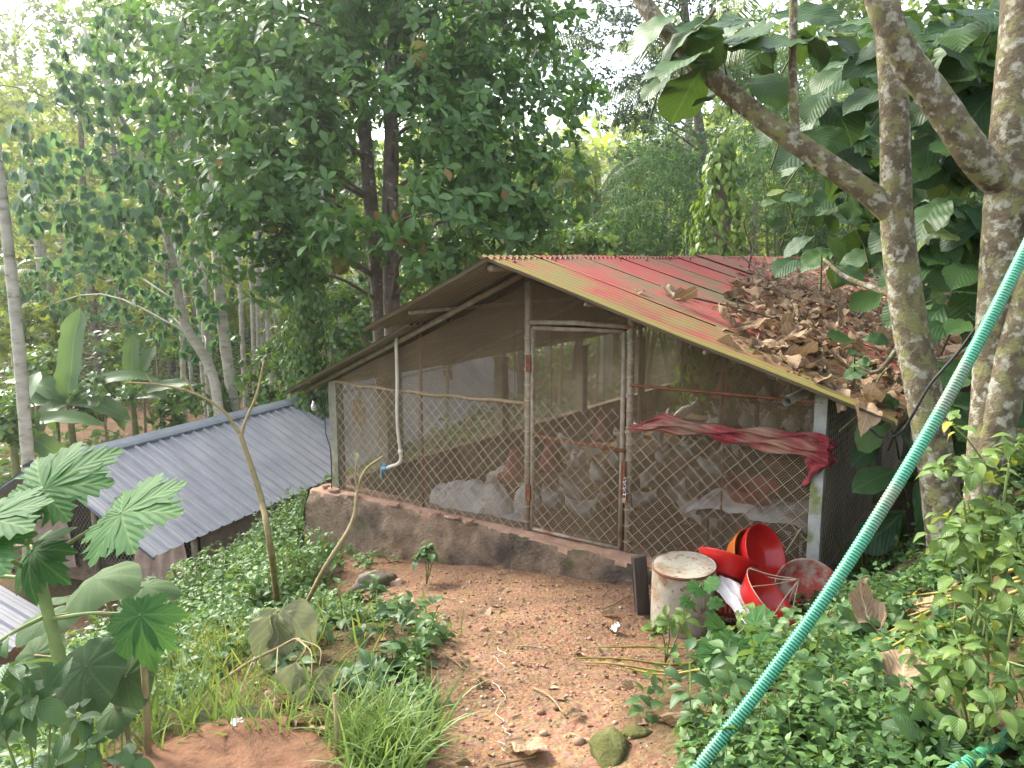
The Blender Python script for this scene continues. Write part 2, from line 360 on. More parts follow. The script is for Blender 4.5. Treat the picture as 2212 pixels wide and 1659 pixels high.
bp = nd(nt, 'Bump', {'Height': hh.outputs[0], 'Strength': .7, 'Distance': .02}); nt.links.new(bp.outputs[0], b.inputs['Normal'])
tag(put('ground', npmesh('ground', np.c_[XX.ravel(), YY.ravel(), ZZ], np.c_[ii, ii + 1, ii + nx + 1, ii + nx], m, att={'bare': BARE})), kind='structure')

# ------------------------------------------------------------ wire mesh maker
def clipline(poly, p, d):
    """parameter range of line p+t*d inside a convex polygon"""
    t0, t1 = -1e9, 1e9; n = len(poly); area = sum(poly[i][0] * poly[(i + 1) % n][1] - poly[(i + 1) % n][0] * poly[i][1] for i in range(n))
    sg = 1 if area > 0 else -1
    for i in range(n):
        ax, ay = poly[i]; bx, by = poly[(i + 1) % n]; nx_, ny_ = -(by - ay) * sg, (bx - ax) * sg
        num = (p[0] - ax) * nx_ + (p[1] - ay) * ny_; den = d[0] * nx_ + d[1] * ny_
        if abs(den) < 1e-9:
            if num < 0: return None
            continue
        t = -num / den
        if den > 0: t0 = max(t0, t)
        else: t1 = min(t1, t)
    return (t0, t1) if t1 - t0 > 1e-3 else None
def wiremesh(poly, sp, r, fn, amp=.006, slope=1.0, seglen=.12, wavy=0.0, nseed=0):
    g = G(); xs = [q[0] for q in poly]; zs = [q[1] for q in poly]
    for sg in (1, -1):
        ext = (max(zs) - min(zs)) / slope; k = min(xs) - ext
        while k < max(xs) + ext:
            d = (1, sg * slope); p = (k, min(zs) if sg > 0 else max(zs))
            if sg < 0: p = (k, max(zs))
            c = clipline(poly, p, d)
            if c:
                t0, t1 = c; n = max(1, int((t1 - t0) * math.hypot(1, slope) / seglen)); pts = []
                for i in range(n + 1):
                    t = t0 + (t1 - t0) * i / n; a, bb = p[0] + t, p[1] + t * d[1]
                    e = mnoise.noise(Vector((a * 2.2 + nseed, bb * 2.2, 0))) ; e2 = mnoise.noise(Vector((a * 2.2, bb * 2.2 + nseed, 7)))
                    q = mnoise.noise(Vector((a * 1.1, bb * 1.1, 3 + nseed)))
                    pts.append(fn(a + amp * e, bb + amp * e2, wavy * q + (r * .5 if sg > 0 else -r * .5)))
                g.tube(pts, r, 3, False)
            k += sp
    return g

# ------------------------------------------------------------ the chicken coop
coop = thing('chicken_coop', 'old chicken coop with red corrugated roof and wire mesh front', 'coop', CO, (0, 0, CA))
FL = -.35; LEN = 10.2
G().box((-.05, LEN / 2 + .05, FL - .06), (5.0, LEN, .12)).build('floor', M_litter, coop, smooth=False)
# front plinth: rough rammed foundation with a crumbled ledge
def plinth_pt(u, v):
    x = -2.74 + 5.12 * u
    if v < .72:
        t = v / .72; z = -1.15 + t * 1.13; y = -.16 - .13 * (1 - t) ** 1.5 - .03 * math.sin(x * 1.4)
        y += .05 * fbm((x, z, 1), 2.2, 4) + .014 * fbm((x, z, 2), 9, 3); x += .03 * fbm((x, z, 5), 2, 2)
        if u < .04: x -= .10 * (1 - t)
    else:
        t = (v - .72) / .28; z = -.02 + .02 * math.sin(math.pi * t) + .014 * fbm((x, t, 3), 5, 3); y = -.16 + .36 * t - .03 * math.sin(x * 1.4) * (1 - t) + .05 * fbm((x, -.02, 1), 2.2, 4) * (1 - t)
    return Vector((x, y, z))
g = G(); NU, NV = 150, 40
g.grid(NU, NV, plinth_pt); g.M = [1 if (k // (NU - 1)) >= int(.72 * (NV - 1)) + (1 if fbm(((k % (NU - 1)) * .09, 0, 9), 1.3) > .1 else 0) - (1 if fbm(((k % (NU - 1)) * .09, 4, 9), 2.3) > .25 else 0) else 0 for k in range(len(g.F))]
def end_pt(u, v):                                        # left end of the plinth, turning back along the side
    p = plinth_pt(0, v); return Vector((p.x - .02 + .03 * fbm((u * 3, v * 3, 0), 2), p.y + (2.2 * u), p.z))
g2 = G(); g2.grid(24, NV, lambda u, v: end_pt(1 - u, v)); g2.M = [0] * len(g2.F)
g.add(g2.V, g2.F); g.M = g.M[:len(g.F)]
g.M += [0] * (len(g.F) - len(g.M))
g.build('plinth', [M_dirtwall, M_ledge], coop)
for k, (x, y, sx, a) in enumerate([(-1.02, -.13, .16, .2), (-.82, -.12, .19, -.1), (-.6, -.14, .12, .4), (-2.45, -.1, .2, .1), (-2.15, -.12, .26, -.05), (-2.62, -.06, .1, .6), (-1.55, -.13, .17, .3)]):
    g = G(); vs = [Vector((math.cos(t) * sx / 2 * random.uniform(.75, 1.1), math.sin(t) * .055 * random.uniform(.75, 1.1), 0)) for t in [i * math.pi / 4 for i in range(8)]]
    g.add([v for v in vs] + [v * .9 + Vector((0, 0, .018)) for v in vs], [tuple(range(7, -1, -1)), tuple(range(8, 16))] + [(i, (i + 1) % 8, 8 + (i + 1) % 8, 8 + i) for i in range(8)])
    g.build('plaster_slab', M_ledge, coop, False, loc=(x, y, .008), rot=(random.uniform(-.08, .08), 0, a * .3))
# side and back walls
for nm, c, d in (('low_side_wall', (-2.56, LEN / 2 + .1, -.17), (.13, LEN - .2, .46)), ('low_side_wall', (2.47, LEN / 2 + .05, -.2), (.1, LEN - .1, .5)), ('back_wall', (-.05, LEN + .02, .05), (5.0, .13, .9))):
    g = G(); nx_, ny_ = (2, 60) if d[0] < d[1] else (40, 2)
    g.box(c, d); g.build(nm, M_dirtwall, coop, False)
# posts
def post(x, y, z0, z1, wd, mt, nm='post', tilt=0):
    g = G(); n = 10; vs = []; fs = []
    for i in range(n + 1):
        z = z0 + (z1 - z0) * i / n
        for (sx, sy) in ((-1, -1), (1, -1), (1, 1), (-1, 1)):
            q = wd / 2 * (1 + .10 * fbm((x * 3 + sx, sy, z * 4), 1.5)); vs.append((x + sx * q + tilt * (z - z0), y + sy * q, z))
    for i in range(n):
        for k in range(4): fs.append((i * 4 + k, i * 4 + (k + 1) % 4, i * 4 + 4 + (k + 1) % 4, i * 4 + 4 + k))
    fs += [(3, 2, 1, 0), (n * 4, n * 4 + 1, n * 4 + 2, n * 4 + 3)]
    g.add(vs, fs).build(nm, mt, coop, False)
post(-2.5, .02, -.05, 1.17, .11, M_concrete)
post(2.41, .0, -.3, 1.5, .085, M_pale_conc)
for k, y in enumerate((.85, 3.2, 5.6, 8.0, 10.1)): post(-2.55, y, .0, 1.17, .15, M_concrete)
for k, y in enumerate((2.5, 5, 7.5, 10.1)): post(2.46, y, -.2, 1.42, .09, M_concrete)
for (x, y, z1) in ((0, 5.2, 2.3), (0, 10.1, 2.3), (1.3, 5.2, 1.9), (-1.3, 5.2, 1.7)): G().tube([(x, y, FL), (x, y, z1)], .03, 8).build('inner_pole', M_pipe, coop)
G().tube([(-1.27, .0, .0), (-1.275, .0, .7), (-1.28, .01, 1.74)], .012, 6).build('iron_rod', M_rust, coop)
for x, z1 in ((1.72, 1.66),): G().tube([(x, .02, .0), (x, .02, z1)], .008, 6).build('iron_rod', M_rust, coop)
# door jambs, lintel, rails
G().tube([(-.03, 0, -.05), (-.03, 0, 1.2), (-.035, 0, 2.33)], .033, 10).build('door_post', M_pipe, coop)
G().tube([(.955, 0, -.05), (.95, 0, 1.2), (.945, 0, 1.98)], .03, 10).build('door_post', M_pipe, coop)
G().tube([(-.06, -.01, 1.875), (.45, -.012, 1.885), (.97, -.01, 1.865)], .022, 8).build('lintel', M_pipe, coop)
g = G(); pts = [(-2.5 + 2.47 * t, -.02 + .01 * math.sin(t * 20), 1.17 - .02 * math.sin(t * 3.1) + .006 * math.sin(t * 31)) for t in np.linspace(0, 1, 60)]
g.tube(pts, [.014 + .007 * abs(math.sin(i * 1.9)) for i in range(60)], 6).build('top_rail', M_net, coop)
g = G(); n = 80
g.tube([(.96 + 1.47 * i / n, -.03, 1.405 - .012 * i / n) for i in range(n + 1)], [.011 + .0025 * (i % 2) for i in range(n + 1)], 6).build('twisted_bar', M_rust, coop)
# wire ties round the posts
for x in (-.03, .955):
    g = G()
    for z in np.linspace(.1, 1.75, 13): g.tube([(x + .041 * math.cos(a), .041 * math.sin(a), z + .012 * math.sin(a + x)) for a in np.linspace(0, 6.3, 10)], .0035, 4)
    g.build('wire_tie', M_wire, coop)
# the front: chain link below, fine net all over
fr = lambda a, b, w: Vector((a, -.035 + w, b))
rf = lambda a, b, w: Vector((a, -.012 + w, b))
CL = .112
for (x0, x1, z0, z1) in ((-2.5, -.05, .0, 1.16), (.97, 2.45, -.02, 1.13)):
    tag(wiremesh([(x0, z0), (x1, z0), (x1, z1), (x0, z1)], CL, .0029, fr, .016, 1.0, .1, .02, x0).build('chain_link', M_wire, coop))
NS = .0235
for poly in ([(-2.48, .0), (-.05, .0), (-.05, 2.2), (-2.48, 1.18)], [(.97, -.02), (2.42, -.02), (2.42, 1.46), (.97, 1.93)], [(-.02, 1.89), (.94, 1.89), (.94, 1.96), (-.02, 2.24)]):
    wiremesh(poly, NS, .0023, rf, .012, 1.0, .2, .03, poly[0][0]).build('fine_net', M_net, coop)
# side meshes
sr = lambda a, b, w: Vector((2.44 + w, a, b)); sl = lambda a, b, w: Vector((-2.5 + w, a, b)); bk = lambda a, b, w: Vector((a, LEN + .02 + w, b))
wiremesh([(.05, .0), (LEN, .0), (LEN, 1.42), (.05, 1.42)], .075, .0024, sr, .012, 1.6, .15, .02, 3).build('side_mesh', M_wire, coop)
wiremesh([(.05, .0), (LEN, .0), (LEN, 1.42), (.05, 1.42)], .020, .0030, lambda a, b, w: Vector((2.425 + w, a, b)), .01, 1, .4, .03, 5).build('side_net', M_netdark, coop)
wiremesh([(.05, .06), (LEN, .06), (LEN, 1.17), (.05, 1.17)], .042, .0018, sl, .012, 1.0, .25, .03, 8).build('side_net', M_wire, coop)
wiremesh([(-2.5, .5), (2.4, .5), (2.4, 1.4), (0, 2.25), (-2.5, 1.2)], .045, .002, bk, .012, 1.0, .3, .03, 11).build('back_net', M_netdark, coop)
# door leaf
door = put('door', G().tube([(.03, -.02, .03), (.03, -.02, 1.83)], .021, 8).tube([(.895, -.02, .03), (.895, -.02, 1.83)], .021, 8).tube([(.03, -.02, 1.83), (.895, -.02, 1.83)], .019, 8).tube([(.03, -.02, .03), (.895, -.02, .02)], .019, 8).mesh('door_frame', M_pipe), coop)
G().tube([(.04, -.03, .885), (.93, -.035, .86)], .017, 8).build('door_rail', M_rust, door)
wiremesh([(.05, .05), (.88, .05), (.88, 1.2), (.05, 1.2)], CL, .0029, lambda a, b, w: Vector((a, -.05 + w, b)), .018, 1.0, .1, .02, 2).build('chain_link', M_wire, door)
wiremesh([(.05, .05), (.88, .05), (.88, 1.81), (.05, 1.81)], NS, .0022, lambda a, b, w: Vector((a, -.028 + w, b)), .014, 1.0, .2, .035, 4).build('fine_net', M_net, door)
for z in (1.52, .36): G().box((.0, -.045, z), (.05, .02, .15), bev=.004).build('hinge', M_rust, door, False)
G().box((.925, -.045, .62), (.035, .018, .32), bev=.004).build('latch_bar', M_rust, door, False)
# roof timbers
def pole(nm, a, b, r, mt=M_pipe):
    a, b = (Vector((q[0], q[1], q[2] + .027 * (q[1] + .6))) for q in (a, b)); G().tube([Vector(a), (Vector(a) + Vector(b)) / 2 + Vector((0, 0, -.008)), Vector(b)], r, 8).build(nm, mt, coop)
pole('ridge_pole', (0, -.62, 2.335), (0, 10.5, 2.335), .03)
for y in (-.02, 2.5, 5.2, 7.8, 10.1):
    pole('rafter', (-.02, y, 2.30), (-2.95, y, 1.02), .028); pole('rafter', (.02, y, 2.30), (2.75, y, 1.40), .028)
for t in (.3, .62, .93):
    pole('purlin', (-2.95 * t, -.15 if t > .4 else -.6, 2.345 - 1.28 * t), (-2.95 * t, 10.5, 2.345 - 1.28 * t), .018)
    pole('purlin', (2.85 * t, -.6, 2.345 - .955 * t), (2.85 * t, 10.5, 2.345 - .955 * t), .018)
# roof sheets
def corr(width, length, pitch=.093, amp=.0145, rows=5, jag=0.0, seed=0):
    nc = int(width / pitch * 8); V = []; Fq = []; mi = []
    for side in (0, 1):
        b0 = len(V)
        for j in range(rows + 1):
            for i in range(nc + 1):
                y = width * i / nc; x = length * j / rows
                if j == rows: x += jag * mnoise.noise(Vector((y * 9, seed, 0)))
                z = amp * math.cos(2 * math.pi * y / pitch) + .012 * mnoise.noise(Vector((x * .9, y * 1.3, seed))) - (.003 if side else 0)
                V.append((x, y, z))
        for j in range(rows):
            for i in range(nc):
                a = b0 + j * (nc + 1) + i; q = (a, a + nc + 1, a + nc + 2, a + 1); Fq.append(q if not side else q[::-1]); mi.append(side)
    return V, Fq, mi
def sheetmesh(nm, top, *a, **k):
    V, Fq, mi = corr(*a, **k); me = npmesh(nm, V, Fq, [top, M_under]); me.polygons.foreach_set('material_index', mi); return me
RT = .027; SLR = math.atan2(1.0, 2.955); LR = math.hypot(1.0, 2.955) + .05; SW = .84; STEP = .80
right = [sheetmesh('roof_sheet', M_roof2 if k == 0 else M_roof, SW, LR, rows=7, jag=.03, seed=k) for k in range(4)]
for i in range(14):
    o = put('roof_sheet', right[0] if i == 0 else right[1 + i % 3], coop, (-.06, -.72 + i * STEP, 2.425 + RT * i * STEP + .003 * (i % 2) + (.02 if i == 6 else 0)), (RT + random.uniform(-.003, .003) + (.010 if i == 1 else 0), SLR + random.uniform(-.004, .004), random.uniform(-.004, .004)))
SLL = math.atan2(2.38 - 1.02, 3.08)
leftu = sheetmesh('roof_sheet', M_roof, SW, 1.52, rows=4, jag=.02, seed=11); leftl = sheetmesh('roof_sheet', M_roof, SW, 2.0, rows=5, jag=.03, seed=12)
cl, sl_ = math.cos(SLL), math.sin(SLL)
for i in range(14):
    put('roof_sheet', leftu, coop, (.04, -.72 + STEP * i + SW, 2.405 + RT * (STEP * i + SW)), (-RT, SLL, math.pi))
    if i < 13: put('roof_sheet', leftl, coop, (.04 - 1.38 * cl, -.25 + STEP * i + SW, 2.372 - 1.38 * sl_ + RT * (STEP * i + SW + .45)), (-RT, SLL, math.pi))
# a bent strip of rusty flashing on the upper left end, like the curled sheet corner
scr = G().lathe([(.0, 0), (.016, .001), (.017, .006), (.007, .009), (.0065, .03), (.009, .032), (.009, .04), (0, .042)], n=8).mesh('roof_screw', M_rust, False)
for k in range(12):
    x = .12; put('roof_screw', scr, coop, (x, -.45 + k * .645, 2.425 - (x + .06) * math.tan(SLR) + .012 + RT * (.27 + k * .645)), (random.uniform(-.2, .2), SLR + random.uniform(-.25, .25), 0))
for k in range(6): put('roof_screw', scr, coop, (2.35, -.5 + k * 1.3, 2.425 - 2.41 * math.tan(SLR) + .014 + RT * (.22 + k * 1.3)), (0, SLR, 0))

# ------------------------------------------------------------ grey shed down the slope
shed = thing('metal_shed', 'low shed with long ribbed grey metal roof down the slope', 'shed', SO, (0, 0, SA))
RZ = -.32; SW2, DR = 2.06, 1.15; SLS = math.atan2(DR, SW2); LS = math.hypot(SW2, DR)
def ribsheet(width, length, pitch=.2575, h=.034):
    ys = []
    k = 0
    while k * pitch < width - .01:
        b0 = k * pitch; ys += [(b0, 0), (b0 + .022, h), (b0 + .062, h), (b0 + .084, 0), (b0 + .13, 0), (b0 + .136, .006), (b0 + .150, .006), (b0 + .156, 0), (b0 + .19, 0), (b0 + .196, .006), (b0 + .21, .006), (b0 + .216, 0)]; k += 1
    ys.append((width, 0)); V = []; Fq = []; n = len(ys); rows = 6
    for j in range(rows + 1):
        for (y, z) in ys: V.append((length * j / rows, y, z + .006 * mnoise.noise(Vector((length * j / rows, y * 2, 4)))))
    for j in range(rows):
        for i in range(n - 1): a = j * n + i; Fq.append((a, a + n, a + n + 1, a + 1))
    return V, Fq
V, Fq = ribsheet(1.03, LS); gs = npmesh('shed_roof_sheet', V, Fq, M_grey, smooth=False)
for i in range(17):
    put('roof_sheet', gs, shed, (0, i * 1.025, RZ + .002 * (i % 2)), (0, SLS, 0)); put('roof_sheet', gs, shed, (0, i * 1.025 + 1.03, RZ + .002 * (i % 2)), (0, SLS, math.pi))
g = G()
for s in (1, -1):
    pr = [(0, .045), (.13 * s, .045 - .055), (.20 * s, .045 - .095), (.205 * s, .02 - .11)]
    g.add([(x, y, RZ + z) for y in (-.03, 17.45) for (x, z) in pr], [(i, i + 1, i + 5, i + 4) if s < 0 else (i + 1, i, i + 4, i + 5) for i in range(3)])
g.build('ridge_cap', M_greycap, shed, False)
for s in (1, -1): G().tube([(s * 1.92, .9, -2.6), (s * 1.92, .9, RZ - DR + .06)], .05, 8).build('post', M_pipe, shed)
G().tube([(0, .9, -2.6), (0, .9, RZ - .05)], .05, 8).build('post', M_pipe, shed)
for s in (1, -1): G().tube([(0, .02, RZ - .035), (s * 2.05, .02, RZ - DR - .03)], .022, 6).build('edge_rail', M_greycap, shed)
G().box((0, .98, -2.35), (3.8, .16, .5)).build('low_wall', M_dirtwall, shed, False)
G().box((1.9, 9.5, -2.1), (.1, 16.8, 1.2)).build('side_wall', M_shedwall, shed, False)
G().box((-1.9, 9.5, -2.1), (.1, 16.8, 1.2)).build('side_wall', M_shedwall, shed, False)
G().box((0, 17.9, -1.8), (3.7, .1, 1.6)).build('side_wall', M_shedwall, shed, False)
wiremesh([(-1.9, -2.15), (1.9, -2.15), (1.9, -1.45), (0, -.4), (-1.9, -1.45)], .075, .003, lambda a, b, w: Vector((a, .92 + w, b)), .01, 1.3, .2, .02, 1).build('wire_mesh', M_wire, shed)
M_tarp = surf('dusty_tarp', [(.3, (.26, .19, .145)), (.6, (.42, .32, .25)), (.8, (.52, .42, .34))], 6, .95, .3, 60)
for (x0, x1, zt, zb, ph) in ((-1.55, -.35, -1.1, -2.2, 0), (.85, 1.95, -1.38, -2.4, 2)):
    nm = 'tarp'
    g = G(); g.grid(40, 16, lambda u, v: Vector((x0 + (x1 - x0) * (u * (.8 + .2 * v) + (.12 * v if ph else 0)), .84 - .06 * v + .03 * math.sin(u * 26 + ph + v * 2) * (.4 + v) + .03 * fbm((u * 3, v * 2, ph), 1.5) - (.25 * v * v if ph else 0), zt + (zb - zt) * v + .04 * math.sin(u * 5 + ph))))
    g.build(nm, M_tarp, shed)
# ------------------------------------------------------------ leaves
def unit(a): return a / np.maximum(np.linalg.norm(a, axis=-1, keepdims=True), 1e-9)
def tpl(n, cols, prof, wd, fold=.25, droop=.4, wave=0, wf=3, curl=0, seed=0, crumple=0, bite=0):
    rs = np.random.default_rng(seed); t = np.linspace(0, 1, n + 1); c = np.linspace(-1, 1, cols)
    a = -droop * t; dx = np.cos(a); dz = np.sin(a)
    x = np.r_[0, np.cumsum((dx[1:] + dx[:-1]) / 2)] / n; z = np.r_[0, np.cumsum((dz[1:] + dz[:-1]) / 2)] / n
    V = []; UV = []
    for i in range(n + 1):
        for cc in c:
            h = prof(t[i]) * wd / 2; ed = 1 + (bite * rs.normal() if abs(cc) == 1 else 0)
            y = cc * h * ed; zz = z[i] + fold * abs(y) + wave * math.sin(wf * 6.28 * t[i] + (0 if cc > 0 else 1.7)) * (abs(cc) ** 1.5) * wd
            if curl:
                th = curl * cc * prof(t[i]); yy = math.sin(th) / curl * h / max(prof(t[i]), .05) if prof(t[i]) > .05 else y; zz += (1 - math.cos(th)) * wd * .5; y = yy
            if crumple: zz += crumple * mnoise.noise(Vector((x[i] * 4 + seed, y * 4 / max(wd, .3), seed * .7))); y += .5 * crumple * mnoise.noise(Vector((x[i] * 4, y * 5 + seed, 9)))
            V.append((x[i], y, zz)); UV.append((t[i], .5 + cc * h / wd if wd else .5))
    Fq = [(i * cols + k, (i + 1) * cols + k, (i + 1) * cols + k + 1, i * cols + k + 1) for i in range(n) for k in range(cols - 1)]
    return np.array(V), np.array(Fq), np.array(UV)
ovate = lambda t: max(.02, math.sin(math.pi * min(1, t ** .75)) ** .9)
ellip = lambda t: max(.03, math.sin(math.pi * t) ** .75)
obov = lambda t: max(.03, math.sin(math.pi * t ** 1.35) ** .8)
lance = lambda t: max(.02, math.sin(math.pi * t ** .65) ** 1.1)
heart = lambda t: max(.02, (1 - t) ** .8 * min(1, (t + .02) * 14) ** .5 * 1.08)
blade = lambda t: max(.02, (1 - t) ** .7)
def frames(X, Zh):
    X = unit(np.asarray(X, float)); Z = unit(Zh - (Zh * X).sum(-1, keepdims=True) * X); Y = np.cross(Z, X)
    return np.stack([X, Y, Z], -1)
def cloudmesh(name, T, P, X, Zh, Sc, mat, rnd=None, off=(0, 0, 0)):
    V, Fq, UV = T; P = np.asarray(P, float); Rm = frames(X, Zh); N = len(P); n = len(V)
    W = np.einsum('aij,vj->avi', Rm * np.asarray(Sc, float)[:, None, None], V) + P[:, None, :] - np.array(off)[None, None, :]
    FF = (Fq[None] + (np.arange(N) * n)[:, None, None]).reshape(-1, Fq.shape[1])
    rnd = RNG.random(N) if rnd is None else rnd
    return npmesh(name, W.reshape(-1, 3), FF, mat, uv=np.tile(UV, (N, 1)), rnd=np.repeat(rnd, n))
def rndunit(n): return unit(RNG.normal(size=(n, 3)))
def rosette(Tp, A, m, ln, el=(55, 95), jit=.25, gap=.0):
    """m leaves round each twig tip"""
    k = len(Tp); A = unit(A); h = np.where(np.abs(A[:, 2:3]) > .9, np.array([[1., 0, 0]]), np.array([[0, 0, 1.]]))
    B = unit(np.cross(A, h)); C = np.cross(A, B)
    az = (np.arange(m)[None] / m * 2 * math.pi + RNG.random((k, 1)) * 6.28 + RNG.normal(size=(k, m)) * jit)
    e = np.radians(RNG.uniform(el[0], el[1], (k, m)))
    X = A[:, None] * np.cos(e)[..., None] + (B[:, None] * np.cos(az)[..., None] + C[:, None] * np.sin(az)[..., None]) * np.sin(e)[..., None]
    P = Tp[:, None] + X * gap + RNG.normal(size=(k, m, 3)) * .015
    Zh = A[:, None] + RNG.normal(size=(k, m, 3)) * .3
    Sc = ln * RNG.uniform(.65, 1.15, (k, m))
    return P.reshape(-1, 3), X.reshape(-1, 3), np.broadcast_to(Zh, X.shape).reshape(-1, 3), Sc.ravel()
def shell(c, r, n, lo=.45, squash=(1, 1, .75)):
    d = rndunit(n); rr = r * RNG.uniform(lo ** 3, 1, n) ** (1 / 3); q = np.array(squash)
    lump = 1 + .28 * np.sin(d[:, 0] * 5 + c[0]) * np.sin(d[:, 1] * 6 + c[1]) + .2 * np.sin(d[:, 2] * 9 + c[2])
    return np.array(c)[None] + d * q * (rr * lump)[:, None], d
def leafobjs(parent, T_me, P, X, Zh, Sc, off, name='leaf'):
    Rm = frames(np.asarray(X, float), np.asarray(Zh, float))
    for i in range(len(P)):
        o = bpy.data.objects.new(name, T_me[i % len(T_me)] if isinstance(T_me, list) else T_me); COL.objects.link(o); o.parent = parent
        M4 = Matrix(Rm[i] * Sc[i]).to_4x4(); M4.translation = Vector(P[i]) - Vector(off); o.matrix_basis = M4
def crown(parent, off, T, mat, P, X, Zh, Sc, single=0, objmat=None, name='crown'):
    """the leaves nearest the viewer are parts of their own, the rest one mass"""
    if single:
        d = np.linalg.norm(P - np.array([0, 0, EYE]), axis=1) / Sc
        V = P - np.array([0, 0, EYE]); inv = (np.abs(V[:, 0] / V[:, 1]) < .7) & (np.abs(V[:, 2] / V[:, 1] + .137) < .55)
        d = np.where(inv, d, 1e9); o = np.argsort(d); a, b = o[:single], o[single:]
        me = npmesh('leaf', T[0], T[1], objmat, uv=T[2]); leafobjs(parent, me, P[a], X[a], Zh[a], Sc[a], off)
        P, X, Zh, Sc = P[b], X[b], Zh[b], Sc[b]
    return tag(put(name, cloudmesh(name, T, P, X, Zh, Sc, mat, off=off), parent), kind='stuff' if single else None)
def limb(parent, off, pts, r0, r1, mt, name='branch', n=7, k=6):
    c = curve(pts, k); g = G(off); g.tube(c, lerps([r0, r1], len(c)), n, True, .04); return g.build(name, mt, parent, uv=True)
M_bark = surf('grey_bark', [(.3, (.07, .054, .033)), (.55, (.14, .112, .068)), (.75, (.21, .175, .115))], 9, .95, .9, 45, spots=((.34, .33, .255), 17, .50, .60), spots2=((.19, .185, .075), 11, .50, .60))
M_jackbark = surf('jack_bark', [(.3, (.075, .058, .042)), (.6, (.155, .125, .09)), (.8, (.23, .20, .155))], 5, .95, .5, 26, spots=((.36, .36, .31), 7, .60, .67))
M_areca = surf('areca_bark', [(.3, (.28, .255, .195)), (.6, (.43, .40, .32)), (.8, (.58, .56, .48))], 2.4, .9, .3, 30, stretch=(1, 1, 2.5), spots=((.17, .155, .10), 3.2, .56, .68))
M_twig = surf('twig', [(.3, (.17, .13, .07)), (.7, (.31, .25, .15))], 12, .9, .3)
M_dkbranch = surf('dark_branch', [(.3, (.05, .042, .032)), (.7, (.12, .10, .075))], 8, .95, .3)
M_jack = leafmat('jack_leaf', (.034, .088, .022), (.110, .210, .052), .32, (.16, .34, .04), .42, .3, odd=None)
M_jacko = leafmat('jack_leaf_single', (.040, .102, .028), (.120, .220, .060), .28, (.16, .34, .04), .40, .35, obj=True, odd=(.26, .12, .03), vein=((.13, .23, .09), 7, 1.1))
M_heart = leafmat('heart_leaf', (.045, .115, .055), (.12, .24, .10), .38, (.20, .34, .08), .45, .4)
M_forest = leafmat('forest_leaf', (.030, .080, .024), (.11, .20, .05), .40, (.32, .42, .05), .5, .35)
M_sunpaint = leafmat('sun_painted_leaf', (.06, .115, .022), (.19, .26, .05), .48, (.45, .52, .07), .5, .3)  # sunlight on the far foliage is put into this yellower, brighter leaf colour
M_vine = leafmat('vine_leaf', (.034, .095, .028), (.13, .24, .055), .32, (.26, .36, .05), .4, .45)
M_bamboo = leafmat('bamboo_leaf', (.025, .075, .034), (.085, .175, .065), .35, (.16, .28, .06), .5, .35)
M_fine = leafmat('fine_leaf', (.030, .055, .030), (.06, .10, .05), .28, (.12, .2, .05), .5, .3)
M_palm = leafmat('palm_leaf', (.035, .075, .022), (.12, .18, .045), .40, (.30, .38, .05), .4, .4)
M_pepper = leafmat('pepper_vine_leaf', (.04, .10, .025), (.17, .27, .05), .32, (.30, .42, .05), .42, .35)
T_jack = tpl(4, 3, obov, .48, .22, .45); T_heart = tpl(3, 3, heart, .95, .15, .5); T_far = tpl(2, 3, ellip, .5, .3, .5); T_card = tpl(2, 3, ovate, .62, .35, .6)
T_lance = tpl(2, 3, lance, .16, .3, .6); T_ov = tpl(3, 3, ovate, .55, .25, .6)

def blobs_px(lst): return [(np.array(at(x, y, D)), r) for (x, y, D, r) in lst]
def tree(name, label, cat, trunk, rad, bark, blobs, T, mat, ln, per=6, dens=42, group=None, single=0, objmat=None, droop=0.0, el=(55, 95), branchmat=None, squash=(1, 1, .75), lo=.45, updir=.45, keep=None):
    base = Vector(trunk[0]); root = thing(name, label, cat, base, group=group)
    tr = curve(trunk, 6); g = G(base); g.tube([tr[0] - Vector((0, 0, .25))] + tr, [rad[0] * 1.25] + lerps(rad, len(tr)), 12, True, .03); g.build('trunk', bark, root, uv=True)
    PP = []
    for (c, r) in blobs:
        cv = Vector(c); q = min(tr, key=lambda p: (p - cv).length + max(0, p.z - cv.z + .3) * 4)
        mid = q.lerp(cv, .5) + Vector((random.uniform(-.2, .2), random.uniform(-.2, .2), .12 * (cv - q).length))
        limb(root, base, [q, mid, cv], max(.012, min(rad[-1] * .75, .018 + .014 * (cv - q).length)), .008, branchmat or bark, n=5, k=4)
        n = max(5, int(dens * r ** 1.3)); Tp, d = shell(c, r, n, lo, squash)
        if keep is not None: k_ = keep(Tp); Tp, d = Tp[k_], d[k_]
        if len(Tp) == 0: continue
        A = unit(d + np.array([0, 0, updir]) + RNG.normal(size=d.shape) * .35)
        PP.append(rosette(Tp, A, per, ln, el))
    P, X, Zh, Sc = (np.concatenate(q) for q in zip(*PP))
    if droop: X = unit(X * (1 - droop) + np.array([0, 0, -1.]) * droop); Zh = Zh * (1 - droop) + unit(P - np.array(base)[None]) * np.array([1, 1, .2]) * droop
    crown(root, base, T, mat, P, X, Zh, Sc, single, objmat)
    return root
def tpx(pts, D): return [at(x, y, D if len(q) == 0 else q[0]) for (x, y, *q) in pts]
def based(pts): b = on_ground(pts[0], -.05); return [b] + [p for p in pts[1:] if p.z > b.z + .15]

